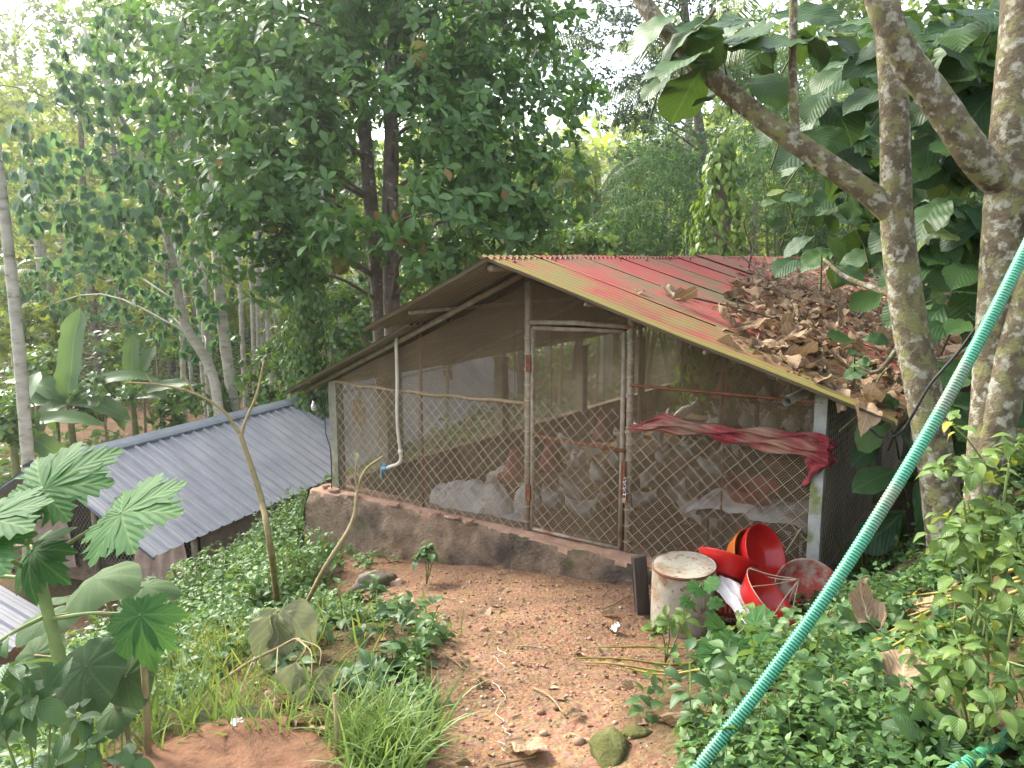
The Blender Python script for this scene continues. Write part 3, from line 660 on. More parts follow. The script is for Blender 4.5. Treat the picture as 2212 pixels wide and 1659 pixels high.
# jackfruit trees behind the coop
def trunkgap(T):
    """the two trunks stand bare between their limbs"""
    D = T[:, 1] * CP - (T[:, 2] - EYE) * SP; px = 1106 + F * T[:, 0] / D; py = 829.5 - F * ((T[:, 2] - EYE) * CP + T[:, 1] * SP) / D
    return ~((px > 745) & (px < 885) & (py > 255) & (py < 730) & (D < 12.6) & ~((py > 475) & (py < 560)))
tree('jackfruit_tree', 'jackfruit tree with slightly leaning trunk and glossy leaf rosettes behind the coop', 'tree',
     based(tpx([(830, 780), (818, 650), (800, 430), (788, 280), (772, 90), (762, -120), (750, -330)], 12.6)), [.135, .125, .12, .11, .10, .08, .05], M_jackbark,
     blobs_px([(650, 120, 11.5, 1.5), (560, 260, 11, 1.4), (480, 150, 12, 1.4), (640, 330, 11, 1.2), (720, 200, 11.5, 1.2), (560, 420, 10.8, 1.0), (470, 370, 12, 1.1), (680, 440, 10.6, .8), (520, 520, 11, .8), (720, 30, 12, 1.4), (540, 10, 13, 1.6), (380, 60, 13, 1.3), (600, -150, 12, 1.8), (760, -160, 12.5, 1.8), (640, 540, 10.8, .6), (700, 330, 13.5, 1.2), (590, 140, 14, 1.6), (620, 600, 11.2, .5)]),
     T_jack, M_jack, .215, 6, 70, 'jackfruit trees', 300, M_jacko, keep=trunkgap)
tree('jackfruit_tree', 'jackfruit tree with straight lichen spotted trunk and low sprays over the roof', 'tree',
     based(tpx([(850, 790), (846, 650), (842, 480), (846, 300), (840, 190), (856, 30), (868, -150), (880, -330)], 12.0)), [.145, .135, .13, .12, .11, .095, .08, .05], M_jackbark,
     blobs_px([(930, 80, 11.5, 1.3), (1010, 200, 11.5, 1.2), (900, 250, 10.6, .9), (1080, 110, 12, 1.2), (1120, 290, 12, 1.2), (980, 340, 11, 1.0), (1050, 420, 11.5, 1.0), (1170, 420, 12.5, 1.0), (850, 430, 9.6, .6), (940, 470, 10, .7), (770, 510, 9.6, .6), (880, 560, 9.4, .42), (1160, 40, 12.5, 1.0), (1210, 210, 13, .8), (820, 20, 12, 1.1), (960, 570, 10.2, .42), (1060, 520, 11, .6), (930, -150, 12, 1.8), (1080, -120, 12.5, 1.5), (1130, 480, 12, .6), (1010, 90, 13.5, 1.3), (1000, 300, 13.5, 1.2)]),
     T_jack, M_jack, .215, 6, 70, 'jackfruit trees', 300, M_jacko, keep=trunkgap)
# the jackfruit hanging on the second trunk
g = G(); gm = g.lathe([(.02, .34), (.10, .31), (.14, .2), (.145, .08), (.10, -.03), (.02, -.06)], n=16, wob=.06).tube([(0, 0, .33), (.02, .03, .5)], .015, 6)
M_fruit = surf('jackfruit_skin', [(.3, (.16, .14, .03)), (.7, (.29, .24, .06))], 18, .9, .8, 60)
for k, (px, py, D, lb) in enumerate([(905, 140, 11.0, 'ripe olive yellow jackfruit hanging beside the straight trunk, high up'), (735, 585, 11.2, 'olive yellow jackfruit low among the leaves')]):
    tag(put('jackfruit', gm.mesh('jackfruit', M_fruit), None, at(px, py, D)), lb, 'fruit', 'jackfruits')
# tree with drooping heart shaped leaves
tree('heart_leaf_tree', 'slanting tree with drooping heart shaped blue green leaves, left of the jackfruit', 'tree',
     based(tpx([(478, 900, 17), (462, 820, 17), (400, 700, 16.5), (372, 560, 16), (330, 400, 15.5), (250, 230, 15), (180, 60, 15)], 15)), [.12, .11, .10, .085, .07, .055, .04], M_areca,
     blobs_px([(260, 120, 14, 1.4), (130, 350, 13.5, 1.2), (220, 420, 13, 1.4), (330, 290, 14, 1.3), (350, 470, 13.5, 1.3), (210, 540, 15, 1.0), (330, 590, 16, 1.1), (420, 640, 17.5, 1.0), (300, 670, 18.5, 1.0), (430, 730, 18.5, .9), (240, 220, 14, 1.1), (90, 440, 14, .9), (130, 610, 19, 1.1), (50, 680, 19, 1.1)]),
     T_heart, M_heart, .23, 5, 40, None, 0, None, .55, (60, 110), M_areca)
# areca palms
def frondmesh(name, L, nl, lw, ll, mat, arch=1.1, seed=0, hang=.5):
    rs = np.random.default_rng(seed); g = G(); pts = []; ang = .9
    p = Vector((0, 0, 0))
    for i in range(13): pts.append(p.copy()); a = ang - arch * (i / 12) * 1.6; p = p + Vector((math.cos(a), 0, math.sin(a))) * (L / 12)
    g.tube(pts, lerps([.02, .004], 13), 4)
    for i in range(nl):
        t = .12 + .88 * i / nl; j = min(11, int(t * 12)); q = pts[j].lerp(pts[j + 1], t * 12 - j); tang = (pts[j + 1] - pts[j]).normalized()
        for s in (1, -1):
            l = ll * math.sin(math.pi * (.12 + .82 * t)) * rs.uniform(.8, 1.1); d = (tang * .55 + Vector((0, s, 0)) * .85 + Vector((0, 0, -.1))).normalized()
            e1 = q + d * l * .5 + Vector((0, 0, -.06 * l)); e2 = q + d * l + Vector((0, 0, -hang * l))
            wv = tang * lw
            g.add([q - wv * .4, q + wv * .4, e1 + wv * .5, e1 - wv * .5, e2], [(0, 1, 2, 3), (3, 2, 4)])
    me = g.mesh(name, mat, False); a = me.attributes.new('rnd', 'FLOAT', 'POINT'); a.data.foreach_set('value', rs.random(len(g.V)).astype(np.float32)); return me
FR = [frondmesh('frond', 1.9, 24, .05, .55, M_palm, 1.0, k) for k in range(3)]
FRC = [frondmesh('frond', 3.8, 42, .055, .95, M_palm, 1.0, 10 + k, .9) for k in range(3)]
def palm(name, label, base, top, r0, r1, fronds, nf, group, bark, seed=0, sc=1.0, rings=True):
    rs = random.Random(seed); base = Vector(base); root = thing(name, label, 'palm tree', base, group=group)
    c = curve([base - Vector((0, 0, .2)), base.lerp(Vector(top), .35) + Vector((rs.uniform(-.15, .15), 0, 0)), base.lerp(Vector(top), .7) + Vector((rs.uniform(-.15, .15), 0, 0)), Vector(top)], 14)
    g = G(base); g.tube(c, [r * (1.06 if i % 2 else 1) for i, r in enumerate(lerps([r0 * 1.15, r0, r1, r1], len(c)))], 9); g.build('trunk', bark, root)
    tp = Vector(top) - base
    for k in range(nf):
        put('frond', fronds[k % len(fronds)], root, tp, (rs.uniform(-.2, .2), rs.uniform(-.5, .55), k * 6.283 / nf + rs.uniform(-.3, .3)), sc * rs.uniform(.85, 1.1))
    return root
ARE = [(60, 1015, 22, 0, 14, .10, 'tall pale areca palm trunk at the end of the grey shed'), (525, 890, 488, 560, 18, .125, 'stout pale areca palm trunk rising behind the grey shed ridge'),
       (395, 850, 386, 560, 24, .08, None), (442, 800, 440, 500, 23, .085, None), (458, 850, 455, 480, 21, .115, None), (530, 860, 524, 560, 26, .08, None), (550, 850, 546, 520, 27, .075, None),
       (587, 800, 583, 500, 25, .085, None), (684, 760, 680, 520, 24, .085, None), (709, 740, 707, 540, 23, .095, None), (737, 720, 733, 500, 26, .08, None), (415, 820, 405, 500, 29, .075, None), (560, 820, 566, 480, 31, .08, None), (610, 800, 600, 480, 33, .08, None)]
for k, (bx, by, tx, ty, D, r, lb) in enumerate(ARE):
    b0 = on_ground(at(bx, by, D), -.05); t0 = at(tx, ty, D); d = (t0 - Vector(b0)); h = 11.5 if k < 2 else random.uniform(9.5, 12.5)
    d = d / d.z * (h) ; d.y = d.y * .2
    palm('areca_palm', lb or ('slender pale areca palm between the heart leaved tree and the stout areca' if bx < 500 else 'slender pale areca palm between the stout areca and the vine covered trunk' if bx < 640 else 'slender pale areca palm between the vine covered trunk and the jackfruit trunks'), b0, Vector(b0) + d, r, r * .75, FR, 7, 'areca palms in the grove', M_areca, k)
# young palms showing their yellow green crowns low down
for k, (px, py, D) in enumerate([(590, 640, 22), (20, 560, 20), (700, 640, 21)]):
    b0 = on_ground(at(px, py + 120, D), 0); palm('young_palm', 'young palm with low yellow green fronds between the areca trunks', b0, at(px, py + 30, D), .05, .04, FR, 7, 'young palms', M_areca, 40 + k, .75)
# coconut palms far behind
for k, (px, py, D, lb) in enumerate([(1110, 130, 30, 'tall coconut palm seen against the sky beyond the jackfruit crown'), (1030, 40, 27, 'tall coconut palm half hidden by the jackfruit crown'), (1290, 430, 21, 'short coconut palm with drooping fronds beside the bamboo'), (1490, 190, 24, 'coconut palm with fronds behind the slanting teak branch')]):
    t0 = at(px, py, D); b0 = on_ground(t0, -.05); palm('coconut_palm', lb, (b0.x + .3, b0.y, b0.z), t0, .16, .12, FRC, 13, 'coconut palms', M_areca, 60 + k, .8 if k == 2 else 1.0)
# trunks wrapped in vines
def vinecol(label, px, D, ytop, rad, mat, ln, n, seed):
    t0 = at(px, ytop, D); b0 = on_ground(t0, -.05); h = t0.z - b0.z; root = thing('vine_covered_tree', label, 'tree', b0, group='trunks wrapped in vines')
    G(b0).tube([b0 - Vector((0, 0, .2)), b0 + Vector((.05, 0, h * .5)), b0 + Vector((0, 0, h))], [.16, .13, .10], 10).build('trunk', M_jackbark, root)
    z = RNG.random(n) * h; th = RNG.random(n) * 6.283; rr = rad * (.55 + .45 * RNG.random(n)) * (1 + .3 * np.sin(z * 2.1 + th * 2)) * np.interp(z / h, [0, .75, 1], [1.15, .9, .35])
    P = np.c_[b0.x + rr * np.cos(th), b0.y + rr * np.sin(th), b0.z + z]; O = np.c_[np.cos(th), np.sin(th), 0 * th]
    X = unit(O * .35 + np.array([0, 0, -.9]) + RNG.normal(size=(n, 3)) * .3); put('vine_leaves', cloudmesh('vine_leaves', T_ov, P, X, O + np.array([0, 0, .4]), ln * RNG.uniform(.6, 1.15, n), mat, off=b0), root)
vinecol('thick trunk wrapped in dark green vine beside the coop roof', 655, 16, 470, .52, M_vine, .17, 3600, 1)
vinecol('trunk wrapped in bright pepper vine above the red roof', 1560, 14.2, 300, .62, M_pepper, .20, 2300, 2)
vinecol('short leafy vine stump near the shed ridge', 475, 17.5, 830, .35, M_vine, .15, 700, 3)
# bamboo thicket behind the far end of the roof
def bamboo(label, cx, D, seed, lst):
    b0 = on_ground(at(cx, 560, D), 0); root = thing('bamboo_clump', label, 'bamboo', b0, group='bamboo clumps'); PP = []
    rs = random.Random(seed)
    for (x, y, d, r) in lst:
        c = at(x, y, d); st = Vector((b0.x + rs.uniform(-.7, .7), b0.y + rs.uniform(-.5, .5), b0.z))
        for q in range(2):
            e = c + Vector((rs.uniform(-.4, .4), rs.uniform(-.4, .4), rs.uniform(-.2, .5))); limb(root, b0, [st, st.lerp(e, .55) + Vector((0, 0, .25 * (e - st).length)), e], .035, .008, M_vinestem, 'culm', 5, 5)
        n = int(330 * r * r); Tp, dd = shell(c, r, n, .4, (1, 1, 1.1)); PP.append(rosette(Tp, unit(dd * .5 + np.array([0, 0, -.6]) + RNG.normal(size=dd.shape) * .3), 4, .2, (15, 60)))
    P, X, Zh, Sc = (np.concatenate(q) for q in zip(*PP)); crown(root, b0, T_lance, M_bamboo, P, X, Zh, Sc)
M_vinestem = surf('bamboo_culm', [(.3, (.10, .12, .04)), (.7, (.20, .21, .08))], 8, .6, .1)
bamboo('dark drooping bamboo clump left of the pepper vine', 1430, 17.5, 1, [(1430, 470, 17, 1.2), (1380, 380, 17.5, .9), (1440, 330, 18, 1.0), (1360, 500, 17, .8), (1480, 520, 16.5, 1.0), (1500, 400, 17.5, 1.0), (1330, 460, 18, .7)])
bamboo('tall bamboo clump right of the pepper vine', 1700, 15.5, 2, [(1640, 400, 15.5, 1.1), (1700, 300, 16, 1.1), (1760, 420, 15, 1.1), (1690, 500, 15, 1.0), (1800, 300, 15, 1.1), (1850, 460, 14.5, 1.1), (1620, 250, 17, 1.0), (1740, 180, 16, 1.0), (1900, 350, 14, 1.1), (1960, 480, 13.5, 1.0), (2050, 380, 13.5, 1.2), (2150, 300, 13, 1.3), (2150, 500, 13, 1.2)])
# airy fine leaved tree against the sky
tree('fine_leaved_tree', 'airy tree with small dark leaves against the bright sky', 'tree', based(tpx([(1530, 640), (1525, 420), (1500, 200), (1470, -60), (1440, -300)], 20)), [.16, .14, .12, .09, .05], M_dkbranch,
     blobs_px([(1340, 70, 19, 1.1), (1290, 170, 19.5, .8), (1390, 170, 19, .9), (1420, 270, 19, .8), (1330, 260, 20, .6), (1360, 330, 20, .5), (1400, 0, 19, 1.1), (1300, 20, 20, .8), (1460, 100, 19, 1.0), (1500, 0, 19, 1.1), (1330, -80, 19, 1.1), (1450, 330, 20, .7), (1260, 90, 20, .7), (1370, 240, 19, .7)]), T_far, M_fine, .13, 5, 105, None, 0, None, .15, (50, 100), M_dkbranch, (1, 1, .55), .2)
# the wood behind: trees one can still tell apart
def wood_label(x, y, sunny):
    where = 'beyond the tall pale areca trunk' if x < 110 else 'behind the heart leaved tree' if x < 400 else 'behind the areca grove' if x < 620 else 'behind the jackfruit trunks' if x < 900 else 'behind the right half of the jackfruit crown' if x < 1160 else 'between the jackfruit crown and the bamboo' if x < 1400 else 'behind the pepper vine and bamboo' if x < 1720 else 'behind the forked teak trunk' if x < 1980 else 'behind the thick teak trunk'
    return ('sunlit yellow green ' if sunny else 'tall dark green ' if y < 250 else 'dark green ') + 'woodland tree ' + where
WOOD = [(-60, 330, 26, 3.0, 1), (60, 250, 30, 3.2, 1), (170, 180, 27, 3.0, 0), (330, 150, 29, 3.2, 0), (90, 480, 33, 2.8, 1), (260, 500, 35, 3.0, 1), (420, 330, 26, 2.8, 0), (560, 480, 34, 3.2, 1), (700, 330, 25, 2.8, 0), (850, 420, 27, 2.8, 0), (980, 480, 22, 2.4, 0), (1130, 500, 20, 2.0, 0), (1240, 480, 24, 2.2, 0), (780, 560, 21, 1.9, 0), (1080, 350, 27, 2.6, 0), (640, 120, 28, 3.2, 0), (930, 130, 27, 3.0, 0), (1330, 560, 26, 2.2, 0), (1580, 420, 24, 2.6, 0), (1700, 120, 25, 2.8, 0), (1900, 120, 22, 2.8, 0), (2100, 150, 20, 2.8, 0), (2250, 400, 18, 2.6, 0), (1180, 560, 30, 2.0, 1), (420, 560, 40, 3.0, 1), (690, 600, 38, 2.6, 1), (30, 80, 38, 4.0, 0), (220, 20, 36, 4.0, 0), (1820, 520, 17, 1.6, 0), (2020, 560, 15, 1.5, 0), (120, 330, 40, 4.2, 1), (300, 300, 42, 4.2, 1), (480, 120, 40, 4.5, 0), (620, 250, 38, 4.2, 0), (780, 120, 38, 4.5, 0), (900, 300, 36, 4.0, 0), (1020, 150, 36, 3.6, 0), (1130, 380, 34, 3.2, 0), (-80, 120, 36, 4.5, 1), (400, -60, 36, 4.5, 0), (700, -80, 34, 4.5, 0), (960, -40, 33, 4.0, 0), (1640, 60, 34, 4.0, 0), (1800, 250, 30, 3.6, 0), (1440, 420, 34, 2.6, 0), (1350, 470, 38, 2.6, 0), (50, 600, 44, 3.5, 1), (200, 600, 46, 3.5, 1)]
for k, (x, y, D, r, sunny) in enumerate(WOOD):
    c = at(x, y, D); b0 = on_ground(c, -.05); rs = random.Random(k); bl = []
    for q in range(7): bl.append((np.array(c) + np.array([rs.uniform(-.8, .8) * r, rs.uniform(-.5, .5) * r, rs.uniform(-.75, .6) * r]), r * rs.uniform(.38, .6)))
    mid = Vector((b0.x + rs.uniform(-.3, .3), b0.y, (b0.z + c.z) / 2)); c2 = c + Vector((0, 0, -.3))
    if c.z - b0.z < 1: continue
    tree('woodland_tree', wood_label(x, y, sunny), 'tree', [b0, mid, c2], [.16, .13, .07], M_areca if sunny else M_jackbark, bl, T_card, M_sunpaint if sunny else M_forest, .30, 5, 22, 'sunlit trees of the wood' if sunny else 'dark trees of the wood', el=(40, 100))
# understory shrubs on the valley floor
SHR = [(60, 700, 19, 1.0, 1), (150, 640, 24, 1.3, 1), (110, 800, 17, .9, 0), (300, 760, 20, 1.0, 0), (220, 860, 16.5, .8, 0), (380, 880, 18, .8, 0), (600, 760, 20, 1.0, 0), (560, 850, 18, .7, 0), (330, 690, 27, 1.3, 1), (620, 690, 27, 1.3, 1), (740, 650, 18, 1.1, 0), (770, 720, 16, .9, 0), (680, 850, 19, .8, 0), (20, 900, 15, .9, 0), (440, 770, 32, 1.4, 1), (250, 640, 30, 1.4, 1), (30, 620, 30, 1.5, 1), (520, 660, 36, 1.6, 1), (1290, 540, 18, 1.0, 0), (1210, 530, 16, .9, 0), (900, 640, 17, .8, 0), (960, 560, 18, 1.0, 0), (1070, 560, 18, 1.0, 0)]
for k, (x, y, D, r, sunny) in enumerate(SHR):
    c = at(x, y, D); b0 = on_ground(c, -.02); c.z = max(c.z, b0.z + r * .6); rs = random.Random(100 + k)
    bl = [(np.array(c) + np.array([rs.uniform(-.7, .7) * r, rs.uniform(-.5, .5) * r, rs.uniform(-.5, .4) * r]), r * rs.uniform(.4, .6)) for q in range(5)]
    tree('understory_shrub', ('sunlit yellow green shrub ' if sunny else 'leafy green shrub ') + ('beyond the banana plants' if x < 200 else 'between the banana plants and the areca grove' if x < 420 else 'among the areca trunks' if x < 640 else 'beside the vine covered trunk' if x < 800 else 'behind the coop roof ridge'), 'shrub', [b0, b0.lerp(c, .5) + Vector((.05, 0, 0)), c], [.04, .035, .02], M_twig, bl, T_ov, M_sunpaint if sunny else M_vine, .20, 5, 60, 'sunlit shrubs' if sunny else 'shrubs of the valley floor', el=(45, 100))
# carpet of undergrowth on the valley floor and the far wooded hillside: nobody could count it
def strew(n, xr, yr, keep, hmax, T, mat, ln, name, label, cat, up=.5):
    x = RNG.uniform(*xr, n); y = RNG.uniform(*yr, n); k = keep(x, y); x, y = x[k], y[k]; z = ground(x, y) + RNG.random(len(x)) ** 1.6 * hmax(x, y)
    X = unit(RNG.normal(size=(len(x), 3)) * np.array([1, 1, .5])); Z = RNG.normal(size=(len(x), 3)) * .6 + np.array([0, 0, 1.])
    o = put(name, cloudmesh(name, T, np.c_[x, y, z], X, Z, ln * RNG.uniform(.6, 1.3, len(x)), mat)); return tag(o, label, cat, kind='stuff')
def offshed(x, y):
    c, s = math.cos(SA), math.sin(SA); dx, dy = x - SO.x, y - SO.y; lx, ly = c * dx + s * dy, -s * dx + c * dy
    c, s = math.cos(CA), math.sin(CA); dx, dy = x - CO.x, y - CO.y; kx, ky = c * dx + s * dy, -s * dx + c * dy
    return ~((np.abs(lx) < 2.45) & (ly > -1.2) & (ly < 18)) & ~((kx > -2.85) & (kx < 2.6) & (ky > -.3) & (ky < 10.6))
strew(26000, (-26, 6), (12.5, 40), lambda x, y: offshed(x, y) & (bare(x, y) < .5), lambda x, y: .55 + 0 * x, T_ov, M_vine, .26, 'undergrowth', 'low green undergrowth carpeting the valley floor', 'undergrowth')
strew(26000, (-75, 60), (38, 95), lambda x, y: y > 38, lambda x, y: 7 + 4 * np.sin(x * .25) * np.sin(y * .2), T_card, M_sunpaint, 1.25, 'far_wood', 'far wooded hillside in yellow green sunlight', 'wood')
strew(9000, (3, 16), (2, 18), lambda x, y: offshed(x, y) & (x > 3.6 + (y - 5) * .72), lambda x, y: .5 + 0 * x, T_ov, M_vine, .2, 'bank_undergrowth', 'dark undergrowth on the bank beside the coop', 'undergrowth')
# ------------------------------------------------------------ things in and around the coop
def cthing(name, label, cat, x, y, z, group=None, rz=0): return thing(name, label, cat, c2w(x, y, z), (0, 0, CA + rz), group)
def plastic(name, c, rough=.35, dirt=(.25, .15, .09), amt=(.55, .75)): return surf(name, [(.3, tuple(v * .85 for v in c)), (.7, c)], 4, rough, .03, 60, spec=.5, spots=(dirt, 7, *amt))
M_red = plastic('red_plastic', (.56, .018, .016), .28, amt=(.66, .85)); M_red2 = plastic('faded_red_plastic', (.50, .075, .05), .5, (.55, .42, .33), (.48, .62)); M_orange = plastic('orange_plastic', (.60, .15, .015), .4)
M_redd = plastic('dull_red_plastic', (.36, .05, .03), .5); M_white = surf('white_sack', [(.3, (.68, .66, .62)), (.7, (.86, .84, .81))], 5, .75, .25, 90, spots=((.36, .28, .2), 4, .58, .72))
M_blue = plastic('blue_plastic', (.03, .045, .16), .4); M_steel = surf('bright_steel', [(.3, (.55, .55, .55)), (.7, (.75, .75, .75))], 8, .25, 0, metal=1)
M_green_ink = surf('green_ink', [(.3, (.02, .11, .05)), (.7, (.03, .15, .07))], 8, .8, 0); M_black_ink = surf('black_ink', [(.3, (.03, .03, .04)), (.7, (.05, .05, .06))], 8, .8, 0)
# water pipe with tap
wp = cthing('water_pipe', 'cream plastic water pipe with blue tap hanging at the mesh', 'pipe', -1.53, -.07, .3)
G().tube(curve([(0, 0, 1.40), (.005, 0, 1.0), (.0, -.005, .55), (.03, 0, .24)], 5), .017, 10).build('pipe', M_pvc, wp)
G().tube(curve([(.03, 0, .25), (.033, 0, .17), (.0, -.01, .12), (-.07, -.02, .09), (-.14, -.03, .06)], 5), .019, 10).build('elbow', M_pvc, wp)
G().tube([(.03, 0, .27), (.032, 0, .22)], .024, 10).build('collar', M_pvc, wp)
M_tapb = plastic('tap_blue', (.10, .24, .33), .5); M_tapg = plastic('tap_green', (.12, .26, .22), .5)
G().tube([(-.135, -.03, .06), (-.19, -.035, .045)], .026, 10).tube([(-.165, -.035, .05), (-.165, -.035, .09)], .014, 8).box((-.165, -.035, .095), (.07, .02, .016), bev=.003).build('tap', M_tapb, wp, False)
G().tube(curve([(-.185, -.035, .045), (-.205, -.035, .02), (-.205, -.035, -.06)], 4), .013, 8).build('spout', M_tapg, wp)
# bulb and cables
bb = cthing('light_bulb', 'clear light bulb hanging under the left eave', 'bulb', -2.72, -.1, 1.0)
G().tube([(0, 0, .03), (0, 0, -.04)], .022, 10).build('holder', M_black, bb)
m, nt, b = newmat('bulb_glass'); b.inputs['Base Color'].default_value = (.85, .86, .82, 1); b.inputs['Roughness'].default_value = .08; b.inputs['Transmission Weight'].default_value = .75
G().lathe([(.012, -.04), (.014, -.06), (.03, -.095), (.033, -.12), (.025, -.145), (.0, -.155)], n=14).build('glass', m, bb)
tag(G().tube(curve([c2w(-2.72, -.1, 1.02), c2w(-2.62, -.08, 1.06), c2w(-2.56, -.1, .9), c2w(-2.52, -.12, .62), c2w(-2.46, -.12, .45), c2w(-2.47, -.11, .1), c2w(-2.5, -.1, -.1)], 6), .006, 6).build('bulb_cable', M_black), 'thin black cable dangling beside the left corner post', 'cable')
ca = [at(1875, 925, 4.6), at(1905, 945, 4.45), at(1945, 935, 4.3), at(1975, 890, 4.15), at(2010, 830, 4.05), at(2070, 760, 4.0), at(2120, 690, 3.95), at(2150, 640, 3.9)]
tag(G().tube(curve(ca, 6), .008, 6).build('black_cable', M_black), 'black cable running from the eave corner to the teak trunk', 'cable')
G_ = G().tube([(0, -.55, 0), (0, 10, 0)], .032, 12, False).tube([(0, -.55, 0), (0, 10, 0)], .026, 12, False)
pp = cthing('gutter_pipe', 'open cream plastic pipe under the right eave', 'pipe', 2.3, 0, 1.46); G_.build('pipe', M_pvc, pp)
pp.children[0].data.flip_normals()
# pouch on the mesh
po = cthing('cloth_pouch', 'small beige cloth pouch pinned to the left mesh', 'pouch', -2.17, .03, .72)
M_jute = surf('jute', [(.3, (.30, .21, .11)), (.7, (.45, .34, .20))], 20, .95, .5, 120)
g = G()
for s in (1, -1): g.grid(14, 16, lambda u, v, s=s: Vector(((u - .5) * (.2 - .05 * max(0, v - .8) * 4) + .01 * math.sin(v * 9), s * .025 * math.sin(math.pi * u) ** .5 * math.sin(math.pi * min(1, v * 1.05 + .02)) + .006 * math.sin(u * 17 + v * 5), v * .27 + (.012 * math.sin(u * 20) if v > .9 else 0))))
g.build('bag', M_jute, po); G().tube([(-.05, 0, .265), (0, -.01, .34), (.05, 0, .265)], .004, 5).build('tie', M_jute, po)
# red patterned cloth twisted along the fence
m, nt, b = newmat('patterned_red_cloth'); tc = nd(nt, 'TexCoord')
v1 = nd(nt, 'TexVoronoi', {'Vector': tc.outputs['Object'], 'Scale': 38.0}); n1 = nd(nt, 'TexNoise', {'Vector': tc.outputs['Object'], 'Scale': 3.0, 'Detail': 4})
c = ramp(nt, v1.outputs['Distance'], [(.25, (.34, .03, .04)), (.42, (.30, .035, .045)), (.5, (.05, .025, .03)), (.6, (.30, .04, .045))]).outputs[0]
c = mixc(nt, ramp(nt, n1.outputs[0], [(.45, (0, 0, 0)), (.62, (1, 1, 1))]).outputs[0], c, (.30, .17, .115)); nt.links.new(c, b.inputs['Base Color']); b.inputs['Roughness'].default_value = .95
cl = cthing('red_cloth', 'dusty red patterned cloth twisted along the wire mesh', 'cloth', .97, -.06, 1.05)
def cloth(u, v):
    x = 1.52 * u; h = np.interp(u, [0, .04, .2, .4, .6, .85, 1], [.012, .05, .15, .10, .14, .17, .20]); zc = np.interp(u, [0, .2, .45, .7, .9, 1], [0, .085, .06, .05, .045, .02])
    s = v - .5; tw = u * 6.0; k = min(1, u * 8 + .1)
    fold = .022 * math.sin(s * 15 + tw * 1.5) + .012 * math.sin(s * 31 - tw * 2.3) + .02 * math.sin(tw * 1.2 + s * 5)
    return Vector((x + .02 * s, -.02 - k * (fold + .05 * (1 - 4 * s * s) * (.5 + .5 * u)), zc - h * s + k * .012 * math.sin(u * 26 + s * 9)))
G().grid(130, 40, cloth).build('cloth', m, cl)
def wrap(u, v):                                          # loose turn of cloth round the corner post, hanging lower
    a = R(-200) + R(230) * u; r = .075 + .018 * math.sin(v * 14 + u * 5) + .012 * math.sin(u * 23 - v * 9); z = .09 - .30 * v * (1 - .35 * math.cos(a * .9 + .4)) + .01 * math.sin(u * 19)
    return Vector((1.45 + r * math.cos(a) * 1.1, .06 + r * math.sin(a) * 1.15, z))
G().grid(40, 26, wrap).build('fold', m, cl)
# padlock and chain
lk = cthing('padlock', 'steel padlock hanging on a short chain at the door', 'padlock', .95, -.075, .46)
g = G().box((0, 0, 0), (.045, .022, .045), bev=.006); g.build('lock_body', M_steel, lk, False)
G().tube([(-.014 * math.cos(a) if True else 0, 0, .022 + .028 * math.sin(a)) for a in np.linspace(0, math.pi, 9)], .004, 6).build('shackle', M_steel, lk)
for k in range(5): G().tube([(.011 * math.cos(a), 0, .018 * math.sin(a)) for a in np.linspace(0, 6.283, 12)], .0032, 5).build('chain_link', M_steel, lk, loc=(.004 * (-1) ** k, 0, .062 + .027 * k), rot=(0, 0, 1.3 * (k % 2)))
# hanging feeders
hop = G().lathe([(.012, .40), (.045, .38), (.10, .22), (.15, .06), (.155, .03), (.15, .025), (.0, .03)], n=20).mesh('hopper', M_redd)
pan = G().lathe([(.0, 0), (.17, .0), (.195, .055), (.185, .055), (.165, .012), (0, .012)], n=20).mesh('pan', M_redd)
def feeder(x, y, z, lb):
    f = cthing('hanging_feeder', lb, 'feeder', x, y, z, 'hanging feeders'); put('hopper', hop, f); put('pan', pan, f)
    zt = 2.3 - abs(x) * (.34 if x > 0 else .43); G().tube([(0, 0, .39), (0, 0, zt - z)], .004, 4).build('cord', M_black, f)
def floorpt(px, py, z=FL):
    """coop floor position seen at a photo position"""
    d = at(px, py, 1.0) - Vector((0, 0, EYE)); p = Vector((0, 0, EYE)) + d * ((z - EYE) / d.z); c, s = math.cos(CA), math.sin(CA); dx, dy = p.x - CO.x, p.y - CO.y
    return c * dx + s * dy, -s * dx + c * dy
for px, py, z, lb in ((1190, 1015, .02, 'red hanging feeder just inside the door'), (1112, 1035, -.08, 'red hanging feeder beside the upright sack'), (1303, 950, .0, 'red hanging feeder deep behind the door rail'), (1560, 860, .2, 'red hanging feeder at the back under the low eave')):
    x, y = floorpt(px, py, z); feeder(max(-2, min(2.1, x)), min(y, 9), z, lb)
# sacks
def sackmesh(nm, L, W, H, seed, mat, slump=.3, fold=.035, stand=False):
    g = G()
    def f(u, v):
        a = v * 6.283; t = u * 2 - 1; e = (1 - abs(t) ** 3.2) ** .5; e = max(e, .1 + .5 * (1 - abs(t)))
        y = W / 2 * math.copysign(abs(math.cos(a)) ** .75, math.cos(a)) * e; z = H / 2 * math.copysign(abs(math.sin(a)) ** .75, math.sin(a)) * e
        n = mnoise.fractal(Vector((t * 2.2 + seed, y * 6, z * 6)), 1, 2, 3); r = mnoise.ridged_multi_fractal(Vector((t * 1.6 + seed, y * 4, z * 4)), 1, 2, 3, 1, 2) * .3 - .4
        k = 1 + fold * 6 * n * .5 + fold * 5 * r; x = L / 2 * t * (1 + .04 * n)
        y *= k; z *= k
        if not stand: z = max(z, -H * .36) + H * .36; z *= 1 - slump * max(0, t)
        return Vector((x, y, z))
    g.grid(46, 40, f); return g.mesh(nm, mat)
s1 = cthing('white_sack', 'large slumped white woven sack lying behind the mesh', 'sack', -.95, .33, FL + .0, 'sacks in the coop', .05)
